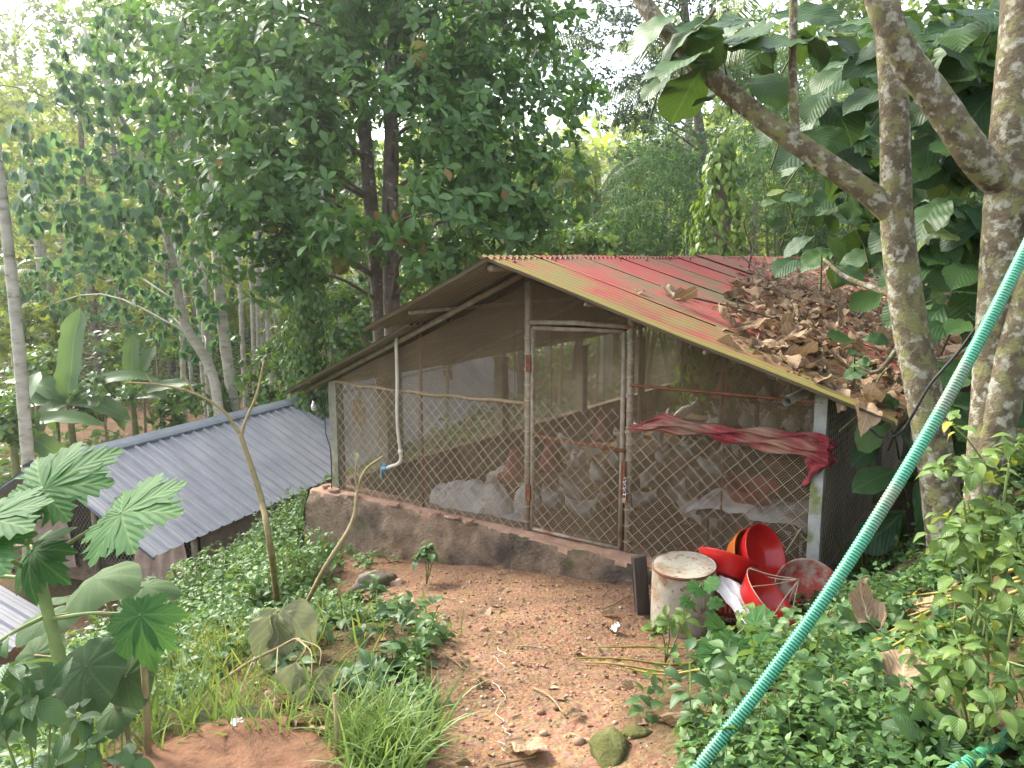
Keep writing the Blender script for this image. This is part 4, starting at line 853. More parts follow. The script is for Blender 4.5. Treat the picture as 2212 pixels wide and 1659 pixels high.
put('sack_body', sackmesh('sack', .95, .42, .66, 3, M_white, -.1, .085), s1, (0, 0, 0), (0, 0, .1))
s2 = cthing('white_sack', 'upright tied white sack beside the large slumped one', 'sack', -.42, .55, FL, 'sacks in the coop'); put('sack_body', sackmesh('sack', .62, .26, .26, 9, M_white, 0, .03, True), s2, (0, 0, .3), (.1, R(-82), .3))
s3 = cthing('feed_sack', 'printed white feed sack with green oval mark near the door post', 'sack', -.32, .28, FL, 'sacks in the coop', .1)
put('sack_body', sackmesh('sack', .55, .34, .42, 15, M_white, .1, .03), s3, (0, 0, 0), (0, R(-8), .1))
def lettering(txt, size, mt, parent, M4, nm='lettering'):
    cu = bpy.data.curves.new(nm, 'FONT'); cu.body = txt; cu.size = size; cu.align_x = 'CENTER'; cu.align_y = 'CENTER'; cu.extrude = .001; cu.resolution_u = 2
    tmp = bpy.data.objects.new('tmp', cu); COL.objects.link(tmp); bpy.context.view_layer.update()
    me = bpy.data.meshes.new_from_object(tmp.evaluated_get(bpy.context.evaluated_depsgraph_get())); bpy.data.objects.remove(tmp); me.materials.clear(); me.materials.append(mt)
    o = put(nm, me, parent); o.matrix_basis = M4; return o
face = lambda x, y, z, roll=0, pitch=90: Matrix.Translation((x, y, z)) @ Euler((R(pitch), 0, 0)).to_matrix().to_4x4() @ Euler((0, 0, roll)).to_matrix().to_4x4()
lettering('BSC', .075, M_green_ink, s3, face(.04, -.19, .19, .35, 75)); 
ov = G().tube([(.10 * math.cos(a), .062 * math.sin(a), 0) for a in np.linspace(0, 6.283, 28)], .0035, 4).mesh('oval_ring', M_green_ink)
o = put('oval_ring', ov, s3); o.matrix_basis = face(.04, -.19, .19, .35, 75)
G().tube([(-.14, -.20, .05), (-.08, -.185, .25)], .006, 4).build('green_stripe', M_green_ink, s3)
lettering('BRO', .06, M_black_ink, s1, face(.30, -.235, .36, 1.3, 70)); G().tube([(.14, -.235, .3), (.2, -.23, .2), (.24, -.235, .12)], .005, 4).build('dark_stripe', M_black_ink, s1)
# covered crate with red basin inside at the right
cr = cthing('low_table', 'low wooden stand under white sacking inside the mesh', 'stand', 1.88, .42, FL)
for x in (-.35, .35):
    for y in (-.2, .2): G().box((x, y, .36), (.05, .05, .72)).build('leg', M_darkwood, cr, False)
G().box((0, 0, .735), (.82, .52, .03)).build('top', M_darkwood, cr, False)
sk = cthing('white_sacking', 'crumpled white sacking spread over the low stand', 'sacking', 1.88, .42, FL + .755)
def drape(u, v):
    x, y = (u - .5) * .92, (v - .5) * .60; n = mnoise.fractal(Vector((x * 3, y * 3, 2)), 1, 2, 4); r = mnoise.ridged_multi_fractal(Vector((x * 2.5, y * 4, 8)), 1, 2, 3, 1, 2)
    dz = .05 * n + .03 * r - .22 * max(0, abs(x) - .40) * 3 - .2 * max(0, abs(y) - .25) * 2.5; return Vector((x + .05 * n, y + .04 * n, max(dz, -.3) + .03))
G().grid(44, 32, drape).build('cloth', M_white, sk)
def basinprof(r, h, th=.006, ring=True):
    o = [(0, 0), (r * .66, 0), (r * .74, .008), (r * .88, h * .6), (r * .9, h * .62)] + ([(r * .92, h * .72), (r * .945, h * .74), (r * .95, h * .83), (r * .97, h * .85)] if ring else []) + [(r * .985, h * .97), (r, h), (r * 1.0, h + .006), (r * .965, h + .004)]
    return o + [(r * .94 - th, h * .8), (r * .86 - th, h * .55), (r * .70, .016), (r * .64, .009), (0, .008)]
def basin(lb, pos, nrm, r, h, mt, world=True, grp='basins'):
    z = Vector(nrm).normalized(); q = z.to_track_quat('Z', 'Y'); t = thing('plastic_basin', lb, 'basin', pos, q.to_euler(), grp)
    G().lathe(basinprof(r, h), n=40).build('bowl', mt, t)
    return t
basin('dull red basin set on the white sacking inside the mesh', c2w(1.83, .42, FL + .84), (0, -.1, 1), .22, .13, M_redd)
bk_ = cthing('blue_bucket', 'dark blue bucket under the low stand', 'bucket', 1.9, .5, FL); G().lathe([(0, 0), (.10, 0), (.135, .24), (.145, .25), (.128, .245), (.095, .01), (0, .01)], n=20).build('pail', M_blue, bk_)
bk2 = cthing('red_bucket', 'dull red tub beside the low stand', 'tub', 1.38, .45, FL); G().lathe([(0, 0), (.13, 0), (.17, .3), (.18, .31), (.165, .305), (.125, .01), (0, .01)], n=20).build('pail', M_redd, bk2)
tag(G().tube(curve([c2w(2.05, -.06, -.02), c2w(2.2, -.07, .22), c2w(2.33, -.06, .48)], 4), .009, 6).build('bent_stick', M_twig), 'bent dry stick leaning on the mesh by the corner post', 'stick')
# ------------------------------------------------------------ pile outside the right corner
A_n = Vector((.55, -.68, .45)).normalized(); A_c = at(1640, 1198, 5.12) - A_n * .07
basin('glossy red basin on top of the heap, tilted towards the path', A_c, A_n, .205, .125, M_red)
basin('orange basin nested behind the top red one', A_c - A_n * .055 + Vector((-.03, 0, -.02)), A_n, .205, .12, M_orange)
basin('red basin seen side on behind the tin drum', at(1562, 1245, 5.05), (.33, .42, .85), .20, .13, M_red)
bc = basin('red basin with knotted cord hanger at the front of the heap', at(1632, 1310, 4.75), (.62, -.30, .72), .20, .125, M_red)
ap = Vector((.12, -.05, .30))
for k in range(6):
    a = k * 1.047 + .3; G().tube(curve([(.2 * math.cos(a), .2 * math.sin(a), .13), Vector((.2 * math.cos(a), .2 * math.sin(a), .13)).lerp(ap, .5) + Vector((0, 0, -.015)), ap], 4), .0035, 4).build('cord', M_wire, bc)
G().tube([(.203 * math.cos(a), .203 * math.sin(a), .128) for a in np.linspace(0, 6.283, 30)], .0035, 4).build('cord_ring', M_wire, bc)
basin('wide faded red basin propped against the corner post', at(1738, 1292, 5.02), (.05, -.80, .60), .245, .10, M_red2)
dr_p = hit(1478, 1352); dr = thing('tin_drum', 'whitish rusty tin drum standing open beside the basins', 'drum', dr_p + Vector((0, 0, -.02)), (R(4), R(-3), 0))
M_tin = surf('rusty_white_tin', [(.3, (.26, .235, .175)), (.6, (.37, .345, .275)), (.8, (.45, .43, .36))], 5, .7, .15, 40, spots=((.20, .115, .06), 4.5, .50, .68), spots2=((.17, .085, .04), 24, .56, .66))
dr.scale = (1.03,) * 3; g = G().lathe([(.215, 0), (.214, .1), (.210, .2), (.205, .33), (.200, .44), (.203, .455), (.195, .455), (.192, .40)], n=40); g.build('shell', M_tin, dr)
G().lathe([(.197, .448), (.192, .452), (.15, .446), (.0, .44)], n=40).build('lid', M_tin, dr); G().lathe([(.204, .438), (.2075, .446), (.204, .458)], n=40).build('rim', M_rust, dr)
pk = hit(1400, 1338); pl = thing('dark_plank', 'weathered dark wooden plank standing beside the tin drum', 'plank', pk + Vector((-.02, .08, -.04)), (R(-3), R(-4), .35))
G().box((0, 0, .23), (.10, .045, .46), bev=.004).build('board', M_darkwood, pl, False)
ub = thing('clay_bowl', 'upturned pale clay coloured bowl behind the tin drum', 'bowl', at(1492, 1215, 5.5) - Vector((0, 0, .12)), (0.1, 0, 0)); M_clay = surf('clay', [(.3, (.40, .26, .18)), (.7, (.52, .38, .28))], 5, .9, .1)
G().lathe([(.17, 0), (.175, .01), (.16, .08), (.12, .14), (.06, .165), (0, .17)], n=28).build('bowl', M_clay, ub)
ct_p = hit(1585, 1330); ct = thing('red_crate', 'slotted red plastic crate under the heap of basins', 'crate', ct_p + Vector((0, .12, 0)), (0, 0, R(-20)))
for (c, d) in (((0, 0, .01), (.42, .28, .02)), ((0, -.135, .235), (.42, .015, .03)), ((0, .135, .235), (.42, .015, .03)), ((-.205, 0, .235), (.015, .26, .03)), ((.205, 0, .235), (.015, .26, .03)), ((0, -.135, .12), (.42, .012, .025)), ((0, .135, .12), (.42, .012, .025))): G().box(c, d).build('rail', M_redd, ct, False)
for i in range(13):
    for y in (-.135, .135): G().box((-.195 + .0325 * i, y, .125), (.014, .008, .21)).build('slat', M_redd, ct, False)
ws_a, ws_b = at(1545, 1245, 4.95), at(1640, 1345, 4.55)
ws = thing('folded_sack', 'folded white sack slung across the red crate', 'sack', ws_a.lerp(ws_b, .5))
def slung(u, v):
    p = ws_a.lerp(ws_b, u) - ws_a.lerp(ws_b, .5); s = (v - .5) * .24
    return p + Vector((s * .75, s * .55, .05 * math.sin(math.pi * u) + .02 * math.sin(v * 19 + u * 4) - abs(s) * .35 + .02 * fbm((u * 3, v * 4, 1), 1.5)))
G().grid(26, 22, slung).build('cloth', M_white, ws)
# stones
def rock(lb, p, sz, seed, mt, sink=.3, rz=0):
    g = G(); 
    def f(u, v):
        th = u * 6.283; ph = v * math.pi; d = Vector((math.sin(ph) * math.cos(th), math.sin(ph) * math.sin(th), math.cos(ph))); r = 1 + .35 * mnoise.noise(d * 1.4 + Vector((seed, 0, 0))) + .12 * mnoise.noise(d * 4 + Vector((seed, 3, 0)))
        return Vector((d.x * sz[0] * r, d.y * sz[1] * r, d.z * sz[2] * r))
    g.grid(24, 14, lambda u, v: f(u, 1 - v)); return tag(put('rock', g.mesh('rock', mt), None, Vector(p) + Vector((0, 0, sz[2] * (1 - 2 * sink) * .5)), (0, 0, rz)), lb, 'rock', 'stones')
M_rock = surf('grey_rock', [(.3, (.12, .10, .075)), (.7, (.25, .215, .165))], 6, .95, .5, 30, spots=((.08, .10, .03), 4, .5, .65)); M_moss = surf('mossy_rock', [(.3, (.05, .05, .015)), (.6, (.10, .105, .03)), (.8, (.2, .16, .09))], 9, 1, .8, 60)
rock('flat grey stone lying beside the faded basin', hit(1705, 1315), (.17, .14, .09), 1, M_rock)
rock('mossy block of stone at the edge of the gravel path', hit(1320, 1625), (.075, .13, .05), 12, M_moss, .45)
rock('small mossy stone beside the mossy block', hit(1375, 1590), (.06, .05, .025), 13, M_moss)
rock('grey boulder against the foot of the plinth', hit(808, 1268), (.20, .11, .11), 4, M_rock, rz=.5)
rock('reddish stone beside the boulder at the plinth', hit(855, 1262), (.08, .06, .04), 5, M_clay)
rock('half buried boulder in the weeds by the plinth corner', hit(700, 1255), (.15, .12, .12), 6, M_rock)
# ------------------------------------------------------------ hens
def henmesh(pose, mat):
    sec = {'stand': [(-.225, .30, .012, .05), (-.18, .275, .04, .065), (-.11, .225, .08, .08), (-.03, .19, .10, .10), (.06, .19, .095, .10), (.12, .23, .065, .075), (.145, .29, .04, .042), (.155, .34, .03, .033), (.17, .365, .027, .03), (.195, .362, .018, .02), (.225, .352, .004, .006)],
           'peck': [(-.225, .32, .012, .05), (-.18, .29, .04, .065), (-.11, .235, .08, .08), (-.03, .19, .10, .10), (.06, .17, .095, .095), (.13, .14, .06, .065), (.18, .10, .036, .036), (.205, .07, .03, .03), (.22, .05, .025, .026), (.232, .03, .016, .016), (.24, .012, .004, .005)],
           'sit': [(-.215, .20, .012, .05), (-.17, .17, .05, .065), (-.10, .125, .095, .085), (-.02, .105, .115, .10), (.06, .11, .10, .10), (.115, .15, .065, .075), (.135, .21, .04, .042), (.145, .255, .03, .033), (.16, .28, .027, .03), (.185, .277, .018, .02), (.215, .268, .004, .006)]}[pose]
    g = G(); n = 14; vs = []; fs = []
    for (x, z, ry, rz) in sec:
        for k in range(n):
            a = 6.283 * k / n; q = 1 + .05 * mnoise.noise(Vector((x * 20, math.cos(a) * 2, math.sin(a) * 2))); vs.append((x + .25 * (rz * math.sin(a)) * (1 if pose == 'peck' else -.2), ry * math.cos(a) * q, z + rz * math.sin(a) * q))
    for i in range(len(sec) - 1):
        for k in range(n): fs.append((i * n + k, i * n + n + k, i * n + n + (k + 1) % n, i * n + (k + 1) % n))
    g.add(vs, fs)
    for s in (1, -1):                                   # wings lie on the flanks of the same mesh
        z0 = sec[3][1]; g.grid(8, 6, lambda u, v, s=s: Vector((.07 - .22 * u, s * (.098 - .02 * u + .012 * math.sin(math.pi * u) * math.sin(math.pi * v)), z0 + .05 - .10 * v * (1 - u * .7) + .02 * u)))
    me = g.mesh('body', mat); return me, sec[-3]
M_hw = surf('white_feathers', [(.3, (.46, .42, .35)), (.7, (.74, .71, .64))], 9, .95, .3, 60); M_hb = surf('brown_feathers', [(.3, (.16, .07, .03)), (.7, (.29, .14, .06))], 9, .95, .3, 60)
M_comb = surf('hen_comb', [(.3, (.42, .02, .02)), (.7, (.52, .04, .03))], 9, .6, 0); M_leg = surf('hen_leg', [(.3, (.42, .28, .08)), (.7, (.5, .36, .13))], 9, .8, 0)
HM = {}
for pz in ('stand', 'peck', 'sit'):
    for nm, mt in (('w', M_hw), ('b', M_hb)):
        me, hd = henmesh(pz, mt); HM[pz + nm] = me
    g = G(); hx, hz = hd[0], hd[1]
    up = Vector((.3, 0, 1)).normalized() if pz != 'peck' else Vector((1, 0, .2)).normalized(); fw = Vector((1, 0, 0)) if pz != 'peck' else Vector((.3, 0, -1))
    b0 = Vector((hx, 0, hz)); pts = []
    for k, (a, h) in enumerate(((-.03, .015), (-.025, .05), (-.012, .035), (0, .058), (.012, .035), (.022, .045), (.03, .015))): pts.append(b0 + fw * a + up * h)
    g.add([p + Vector((0, .003, 0)) for p in pts] + [p + Vector((0, -.003, 0)) for p in pts], [tuple(range(7)), tuple(range(13, 6, -1))] + [(i, 7 + i, 8 + i, i + 1) for i in range(6)]); HM[pz + 'comb'] = g.mesh('comb', M_comb, False)
HM['leg'] = G().tube([(0, 0, .12), (.01, 0, .06), (0, 0, .008)], [.012, .007, .006], 6).tube([(-.02, 0, .005), (.045, 0, .005)], .004, 4).tube([(0, 0, .005), (.035, .025, .005)], .004, 4).tube([(0, 0, .005), (.035, -.025, .005)], .004, 4).mesh('leg', M_leg)
# roosting perches at the back right
for y0, z in ((4.6, .25), (5.3, .5), (6.0, .75), (7.2, .5), (8.4, .75)):
    G().box((1.35, y0, z), (1.9, .05, .04)).build('perch', M_darkwood, coop, False)
    for x in (.5, 2.2): G().box((x, y0, (z + FL) / 2 - .01), (.05, .05, z - FL - .02)).build('perch_leg', M_darkwood, coop, False)
rs = random.Random(5); HP = []
def hen(x, y, z, pose, br, rz, lb, grp, legs=True):
    h = thing('hen', lb, 'hen', c2w(x, y, z), (0, 0, CA + rz), grp); sc = rs.uniform(.85, 1.0); h.scale = (sc,) * 3
    put('body', HM[pose + ('b' if br else 'w')], h); put('comb', HM[pose + 'comb'], h)
    if legs and pose != 'sit':
        for s in (.045, -.045): put('leg', HM['leg'], h, (0, s, 0))
spots = [floorpt(px, py) for px, py in [(1235, 1090), (1262, 1120), (1215, 1040), (1290, 1055), (1310, 1110), (1195, 1100), (1330, 1010), (1250, 1010), (1285, 1000), (1230, 985), (1070, 1060), (1090, 1045), (1130, 1050), (1075, 1090), (1400, 1060), (1430, 1010), (1460, 1100), (1395, 1010), (1480, 990), (1380, 1110), (1540, 1040), (1500, 1050), (1420, 960), (1450, 940), (1520, 960), (1570, 980), (1340, 960), (1370, 940), (1600, 990), (1640, 950)]]
tries = 0
while len(spots) < 72 and tries < 4000:
    tries += 1; p = (rs.uniform(-1.6, 2.2), rs.uniform(1.2, 9.6))
    if all((p[0] - q[0]) ** 2 + (p[1] - q[1]) ** 2 > .2 for q in spots): spots.append(p)
kept = []
for p in spots:
    if -2.3 < p[0] < 2.25 and .25 < p[1] < 9.8 and all((p[0] - q[0]) ** 2 + (p[1] - q[1]) ** 2 > .06 for q in kept) and not (1.4 < p[0] < 2.4 and p[1] < 1.0) and not (p[0] < 0 and p[1] < .8): kept.append(p)
for k, (x, y) in enumerate(kept):
    br = k % 9 == 4; pose = rs.choice(['stand', 'stand', 'peck', 'sit']); near = y < 2.2
    lb = ('brown hen among the white flock on the coop floor') if br else {'stand': 'white hen standing on the coop floor', 'peck': 'white hen pecking at the coop litter', 'sit': 'white hen settled on the coop floor'}[pose]
    hen(x, y, FL, pose, br, rs.uniform(-3.1, 3.1), lb, 'hens on the floor')
for y0, z in ((4.6, .25), (5.3, .5), (6.0, .75), (7.2, .5), (8.4, .75)):
    for i in range(6): hen(.55 + i * .31 + rs.uniform(-.04, .04), y0, z - .0, 'sit', False, rs.choice([1.57, -1.57]) + rs.uniform(-.3, .3), 'white hen roosting on a perch at the back of the coop', 'hens on the perches', False)
# ------------------------------------------------------------ teak trees at the right
M_teak = leafmat('teak_leaf', (.016, .050, .015), (.058, .120, .030), .17, (.20, .34, .04), .5, .25, obj=True, vein=((.062, .115, .036), 9, 1.0), odd=(.15, .19, .05))
TK = []
M_gtw = surf('teak_twig', [(.3, (.07, .085, .035)), (.7, (.13, .14, .06))], 9, .8, .1)
for k in range(6):
    T = tpl(12, 7, obov, [.66, .72, .6, .7, .64, .68][k], .12, [.5, .9, .3, 1.2, .7, .1][k], .035, 3.2 + k * .3, 0, k, .03, .05); TK.append(npmesh('teak_leaf', T[0], T[1], M_teak, uv=T[2]))
def teak(label, trunk, rad, limbs, clusters, base=None):
    b0 = Vector(trunk[0]); root = thing('teak_tree', label, 'tree', b0, group='teak trees')
    c = curve(trunk, 8); g = G(b0); g.tube([c[0] - Vector((0, 0, .3))] + c, [rad[0] * 1.2] + lerps(rad, len(c)), 16, True, .02); g.build('trunk', M_bark, root, uv=True)
    for pts, r0, r1 in limbs: limb(root, b0, pts, r0, r1, M_bark, 'branch', 12, 8)
    for (px, py, D, n, ln, hang) in clusters:
        c = at(px, py, D); tw = c + Vector((random.uniform(-.25, .25), random.uniform(.1, .4), -.25)); g = G(b0); g.tube(curve([tw, tw.lerp(c, .5) + Vector((0, 0, .04)), c], 4), lerps([.008, .004], 9), 5); tw_ = g.build('twig', M_gtw, root)
        for k in range(n):
            a = k * 2.4 + random.random(); X = np.array([[math.cos(a), math.sin(a) * .8 - .25, random.uniform(-.2, .45) - hang]]); P = np.array([c]) + X * .04 + RNG.normal(size=(1, 3)) * .06
            Zh = np.array([[RNG.normal() * .35, -.5, 1.0 - hang * .6]]); leafobjs(tw_, [TK[random.randrange(6)]], P, X, Zh, [ln * random.uniform(.7, 1.15)], b0)
    return root
tb = hit(2052, 1190); tb = at(2052, 1190, 4.25); tb.z = gz(tb.x, tb.y) - .02
teak('lichen spotted teak tree with slanting branch over the red roof', [tb, at(2022, 1000, 4.27), at(1990, 820, 4.28), at(1962, 680, 4.28), at(1938, 480, 4.25), at(1932, 250, 4.2), at(1915, 0, 4.15), at(1895, -260, 4.1)], [.108, .10, .098, .095, .088, .076, .07, .06],
     [([at(1940, 475, 4.25), at(1880, 420, 4.26), at(1760, 335, 4.3), at(1600, 220, 4.4), at(1480, 110, 4.5), at(1400, 20, 4.6), at(1340, -90, 4.7), at(1300, -220, 4.8)], .07, .045), ([at(1718, 300, 4.34), at(1712, 150, 4.3), at(1714, 0, 4.25), at(1716, -200, 4.2)], .027, .02),
      ([at(1490, 118, 4.5), at(1520, 60, 4.3), at(1545, 20, 4.2)], .018, .01), ([at(1935, 640, 4.3), at(1830, 600, 4.6), at(1780, 560, 4.8)], .02, .01), ([at(1960, 720, 4.3), at(1900, 800, 4.5), at(1850, 790, 4.6)], .018, .008)],
     [(1560, 120, 4.3, 6, .42, .25), (1620, 150, 4.6, 5, .42, .3), (1480, 60, 4.5, 4, .36, .2), (1450, 140, 4.7, 3, .34, .4), (1530, 40, 4.2, 4, .4, .1), (1650, 60, 4.8, 5, .42, .2), (1760, 60, 4.9, 6, .42, .2), (1850, 120, 5.2, 7, .42, .4), (1800, 220, 5.4, 6, .42, .5), (1700, 280, 5.2, 3, .34, .5), (1770, 320, 5.6, 5, .38, .5), (1850, 260, 5.6, 7, .42, .5), (1840, 380, 6, 6, .4, .5), (1760, 440, 6.4, 4, .32, .4), (1690, 420, 6.6, 4, .22, .3), (1720, 470, 6.8, 5, .22, .4),
      (1775, 545, 4.8, 5, .30, .4), (1850, 500, 5.2, 3, .32, .4), (1845, 770, 4.55, 4, .20, .1), (1925, 790, 4.7, 3, .22, .3), (1935, 860, 4.5, 3, .22, .3), (1960, 900, 4.8, 4, .3, .6), (1940, 1020, 5.0, 4, .42, .8), (1970, 1100, 5.2, 4, .42, .9), (1925, 930, 5.1, 3, .36, .8)])
t2 = at(2125, 1060, 3.85); t2.z = gz(t2.x, t2.y) - .02
teak('thick pale teak tree forking low beside the green hose', [t2, at(2128, 960, 3.85), at(2140, 820, 3.83), at(2152, 690, 3.8), at(2165, 560, 3.78), at(2180, 380, 3.74), at(2196, 180, 3.7), at(2210, 0, 3.66), at(2225, -250, 3.6)], [.085, .082, .085, .09, .10, .105, .10, .095, .085],
     [([at(2138, 1000, 3.83), at(2160, 900, 3.78), at(2190, 760, 3.72), at(2230, 620, 3.66), at(2280, 430, 3.6), at(2330, 200, 3.55)], .088, .07), ([at(2168, 400, 3.74), at(2110, 340, 3.66), at(2030, 225, 3.6), at(1960, 130, 3.55), at(1915, 40, 3.5), at(1880, -80, 3.45), at(1850, -220, 3.4)], .085, .06), ([at(2160, 690, 3.9), at(2080, 760, 4.1), at(1990, 780, 4.3)], .016, .008)],
     [(2000, 60, 4.6, 7, .42, .3), (2080, 60, 4.6, 7, .42, .3), (2160, 40, 4.7, 7, .42, .3), (1960, 180, 5.0, 6, .4, .4), (2060, 160, 4.8, 7, .42, .4), (2140, 180, 4.8, 7, .42, .4), (2190, 120, 5.0, 6, .42, .4), (1990, 300, 5.0, 6, .4, .5), (2070, 280, 4.9, 7, .42, .4), (2120, 330, 4.8, 6, .42, .4), (2200, 280, 5.0, 6, .42, .4), (2060, 430, 4.8, 7, .4, .5), (2110, 480, 4.7, 6, .42, .3), (2020, 520, 5.0, 6, .38, .5), (2090, 560, 4.8, 6, .38, .4), (2200, 460, 5, 6, .42, .4), (2030, 640, 4.8, 5, .34, .5), (2080, 690, 4.6, 5, .34, .3), (2070, 780, 4.7, 5, .34, .4), (2030, 860, 4.7, 4, .32, .5), (2090, 880, 4.8, 5, .34, .5), (2190, 650, 5.0, 6, .4, .4), (2200, 840, 4.8, 5, .36, .5), (2060, 980, 4.8, 4, .34, .7), (2000, 440, 5.4, 5, .4, .5), (2150, 780, 5.2, 5, .36, .5), (1970, 620, 5.6, 5, .36, .5), (2200, 1000, 4.6, 4, .34, .6)] + [(1860 + 58 * i, 40 + 95 * j + 30 * (i % 2), 6.0 + .3 * ((i + j) % 3), 6, .44, .4) for i in range(7) for j in range(6)])
# ------------------------------------------------------------ green suction hose
def helix(name, label, pts, rad, pitch=.0105):
    c = curve(pts, 30); L = [0]
    for i in range(1, len(c)): L.append(L[-1] + (c[i] - c[i - 1]).length)
    n = int(L[-1] / pitch) * 4; s = np.linspace(0, L[-1], n); C = [Vector((np.interp(q, L, [p.x for p in c]), np.interp(q, L, [p.y for p in c]), np.interp(q, L, [p.z for p in c]))) for q in s]
    root = thing(name, label, 'hose', pts[0], group='green hoses'); rad *= .9; g = G(pts[0]); g.tube(C, [rad + (.0011 if i % 4 in (0, 1) else -.0006) for i in range(n)], 14)
    nb = 14; g.M = [1 if ((k // nb) % 4) in (0,3) else 0 for k in range(len(g.F))]
    M1 = surf(name + '_dark', [(.3, (.0, .072, .040)), (.7, (.0, .105, .060))], 3, .35, 0, spec=.5, spots=((.16, .13, .09), 5, .60, .74)); M2 = surf(name + '_light', [(.3, (.07, .35, .195)), (.7, (.13, .45, .265))], 3, .4, 0, spec=.4, spots=((.26, .25, .18), 4, .50, .68))
    g.build('hose_wall', [M1, M2], root)
hb = at(1490, 1690, 2.22); gb = on_ground((.35, 1.75), .03)
helix('suction_hose', 'long green ribbed hose rising diagonally past the teak trunks', [gb, hb, at(1640, 1490, 2.28), at(1800, 1265, 2.33), at(1975, 985, 2.38), at(2110, 745, 2.42), at(2215, 540, 2.46), at(2330, 300, 2.55), at(2440, 150, 2.9)], .0215)
helix('short_hose', 'piece of green ribbed hose lying on the bank under the chilli bush', [at(1940, 1760, 1.95), at(2075, 1662, 2.02), at(2145, 1615, 2.1), at(2200, 1575, 2.2), at(2280, 1520, 2.35), at(2400, 1450, 2.6)], .0215)
# ------------------------------------------------------------ papaya and round leaved plants at the left
def papayamesh(nm, mat, seed=0, droop=.25, sharp=1.0):
    rs = random.Random(seed); V = []; Fq = []; UV = []
    edge = [(.0, .012, .0), (.28, .17, .16), (.44, .22, .29), (.55, .225, .38), (.76, .37 * sharp, .46), (.70, .19, .54), (.87, .235 * sharp, .62), (.84, .105, .73), (.94, .095 * sharp, .82), (1.0, .002, 1.0)]
    for k, (a, l) in enumerate([(0, 1.0), (40, .95), (-40, .95), (82, .82), (-82, .82), (128, .6), (-128, .6), (165, .38), (-165, .38)]):
        a = R(a + rs.uniform(-4, 4)); l *= rs.uniform(.9, 1.05); ca, sa = math.cos(a), math.sin(a); b = len(V)
        for (te, w_, tm) in edge:
            for cc, tt in ((-1, te), (-.5, (te + tm) / 2), (0, tm), (.5, (te + tm) / 2), (1, te)):
                x, y = tt * l, cc * w_ * l; r = math.hypot(x, y); z = -droop * r * r + .09 * abs(y) + .012 * mnoise.noise(Vector((x * 5 + seed, y * 5, k)))+ .0006 * k
                V.append((x * ca - y * sa, x * sa + y * ca, z)); UV.append((tm, .5 + cc * w_ * 1.2))
        for i in range(len(edge) - 1):
            for c in range(4): q = b + i * 5 + c; Fq.append((q, q + 5, q + 6, q + 1))
    return npmesh(nm, np.array(V), np.array(Fq), mat, uv=np.array(UV))
M_pap = leafmat('papaya_leaf', (.035, .105, .030), (.055, .140, .042), .30, (.20, .42, .06), .62, .12, obj=True, vein=((.10, .19, .055), 5, 1.0)); M_papstem = surf('papaya_stem', [(.3, (.13, .19, .05)), (.7, (.22, .28, .09))], 7, .6, .1); M_papbase = surf('papaya_bark', [(.3, (.20, .19, .09)), (.7, (.32, .28, .16))], 7, .8, .3)
PM = [papayamesh('papaya_leaf', M_pap, k, d, s) for k, (d, s) in enumerate([(.12, 1), (.18, 1.05), (.5, .8)])]
pb = at(152, 1648, 2.72); pb.z = gz(pb.x, pb.y) - .02
pap = thing('papaya_plant', 'young papaya plant with large lobed leaves before the grey shed', 'plant', pb)
stp = [pb, at(148, 1560, 2.74), at(138, 1470, 2.77), at(118, 1380, 2.8), at(95, 1290, 2.82), at(72, 1205, 2.85), at(62, 1170, 2.86)]
g = G(pb); c = curve(stp, 6); g.tube(c, [r * (1.08 if i % 4 == 0 else 1) for i, r in enumerate(lerps([.031, .027, .023, .021, .022, .016], len(c)))], 10); g.build('stem', M_papstem, pap)
def pleaf(root, off, me, c, tip, nrm, sc, stem_at, mt, name='leaf', stem_r=.007):
    c = Vector(c); g = G(off); s0 = Vector(stem_at); g.tube(curve([s0, s0.lerp(c, .5) + Vector((0, 0, .015)), c], 5), lerps([stem_r * 1.3, stem_r * .7], 11), 6); pt_ = g.build('petiole', mt, root)
    leafobjs(pt_, me, np.array([c]), np.array([Vector(tip) - c]), np.array([nrm]), [sc], off, name)
pleaf(pap, pb, PM[0], at(262, 1108, 2.72), at(430, 1100, 2.55), (-.05, -.55, .8), .28, at(82, 1226, 2.85), M_papstem)
pleaf(pap, pb, PM[1], at(92, 1058, 2.85), at(230, 960, 2.95), (.0, -.45, .85), .30, at(62, 1172, 2.86), M_papstem)
pleaf(pap, pb, PM[0], at(-30, 1120, 2.7), at(120, 1150, 2.45), (.1, -.5, .8), .27, at(64, 1180, 2.86), M_papstem)
pleaf(pap, pb, PM[1], at(-60, 1180, 2.6), at(60, 1230, 2.4), (.1, -.5, .8), .24, at(75, 1240, 2.85), M_papstem)
pleaf(pap, pb, PM[2], at(70, 1190, 2.8), at(100, 1260, 2.6), (.2, -.9, .3), .2, at(66, 1185, 2.86), M_papstem)
pleaf(pap, pb, PM[2], at(305, 1328, 2.62), at(300, 1450, 2.55), (.0, -.9, .45), .19, at(108, 1338, 2.81), M_papstem)
pleaf(pap, pb, PM[0], at(-80, 1250, 2.9), at(-200, 1200, 2.9), (0, -.4, .9), .25, at(85, 1255, 2.84), M_papstem)
pleaf(pap, pb, PM[0], at(-60, 1430, 2.7), at(-200, 1420, 2.6), (0, -.4, .9), .22, at(100, 1330, 2.81), M_papstem)
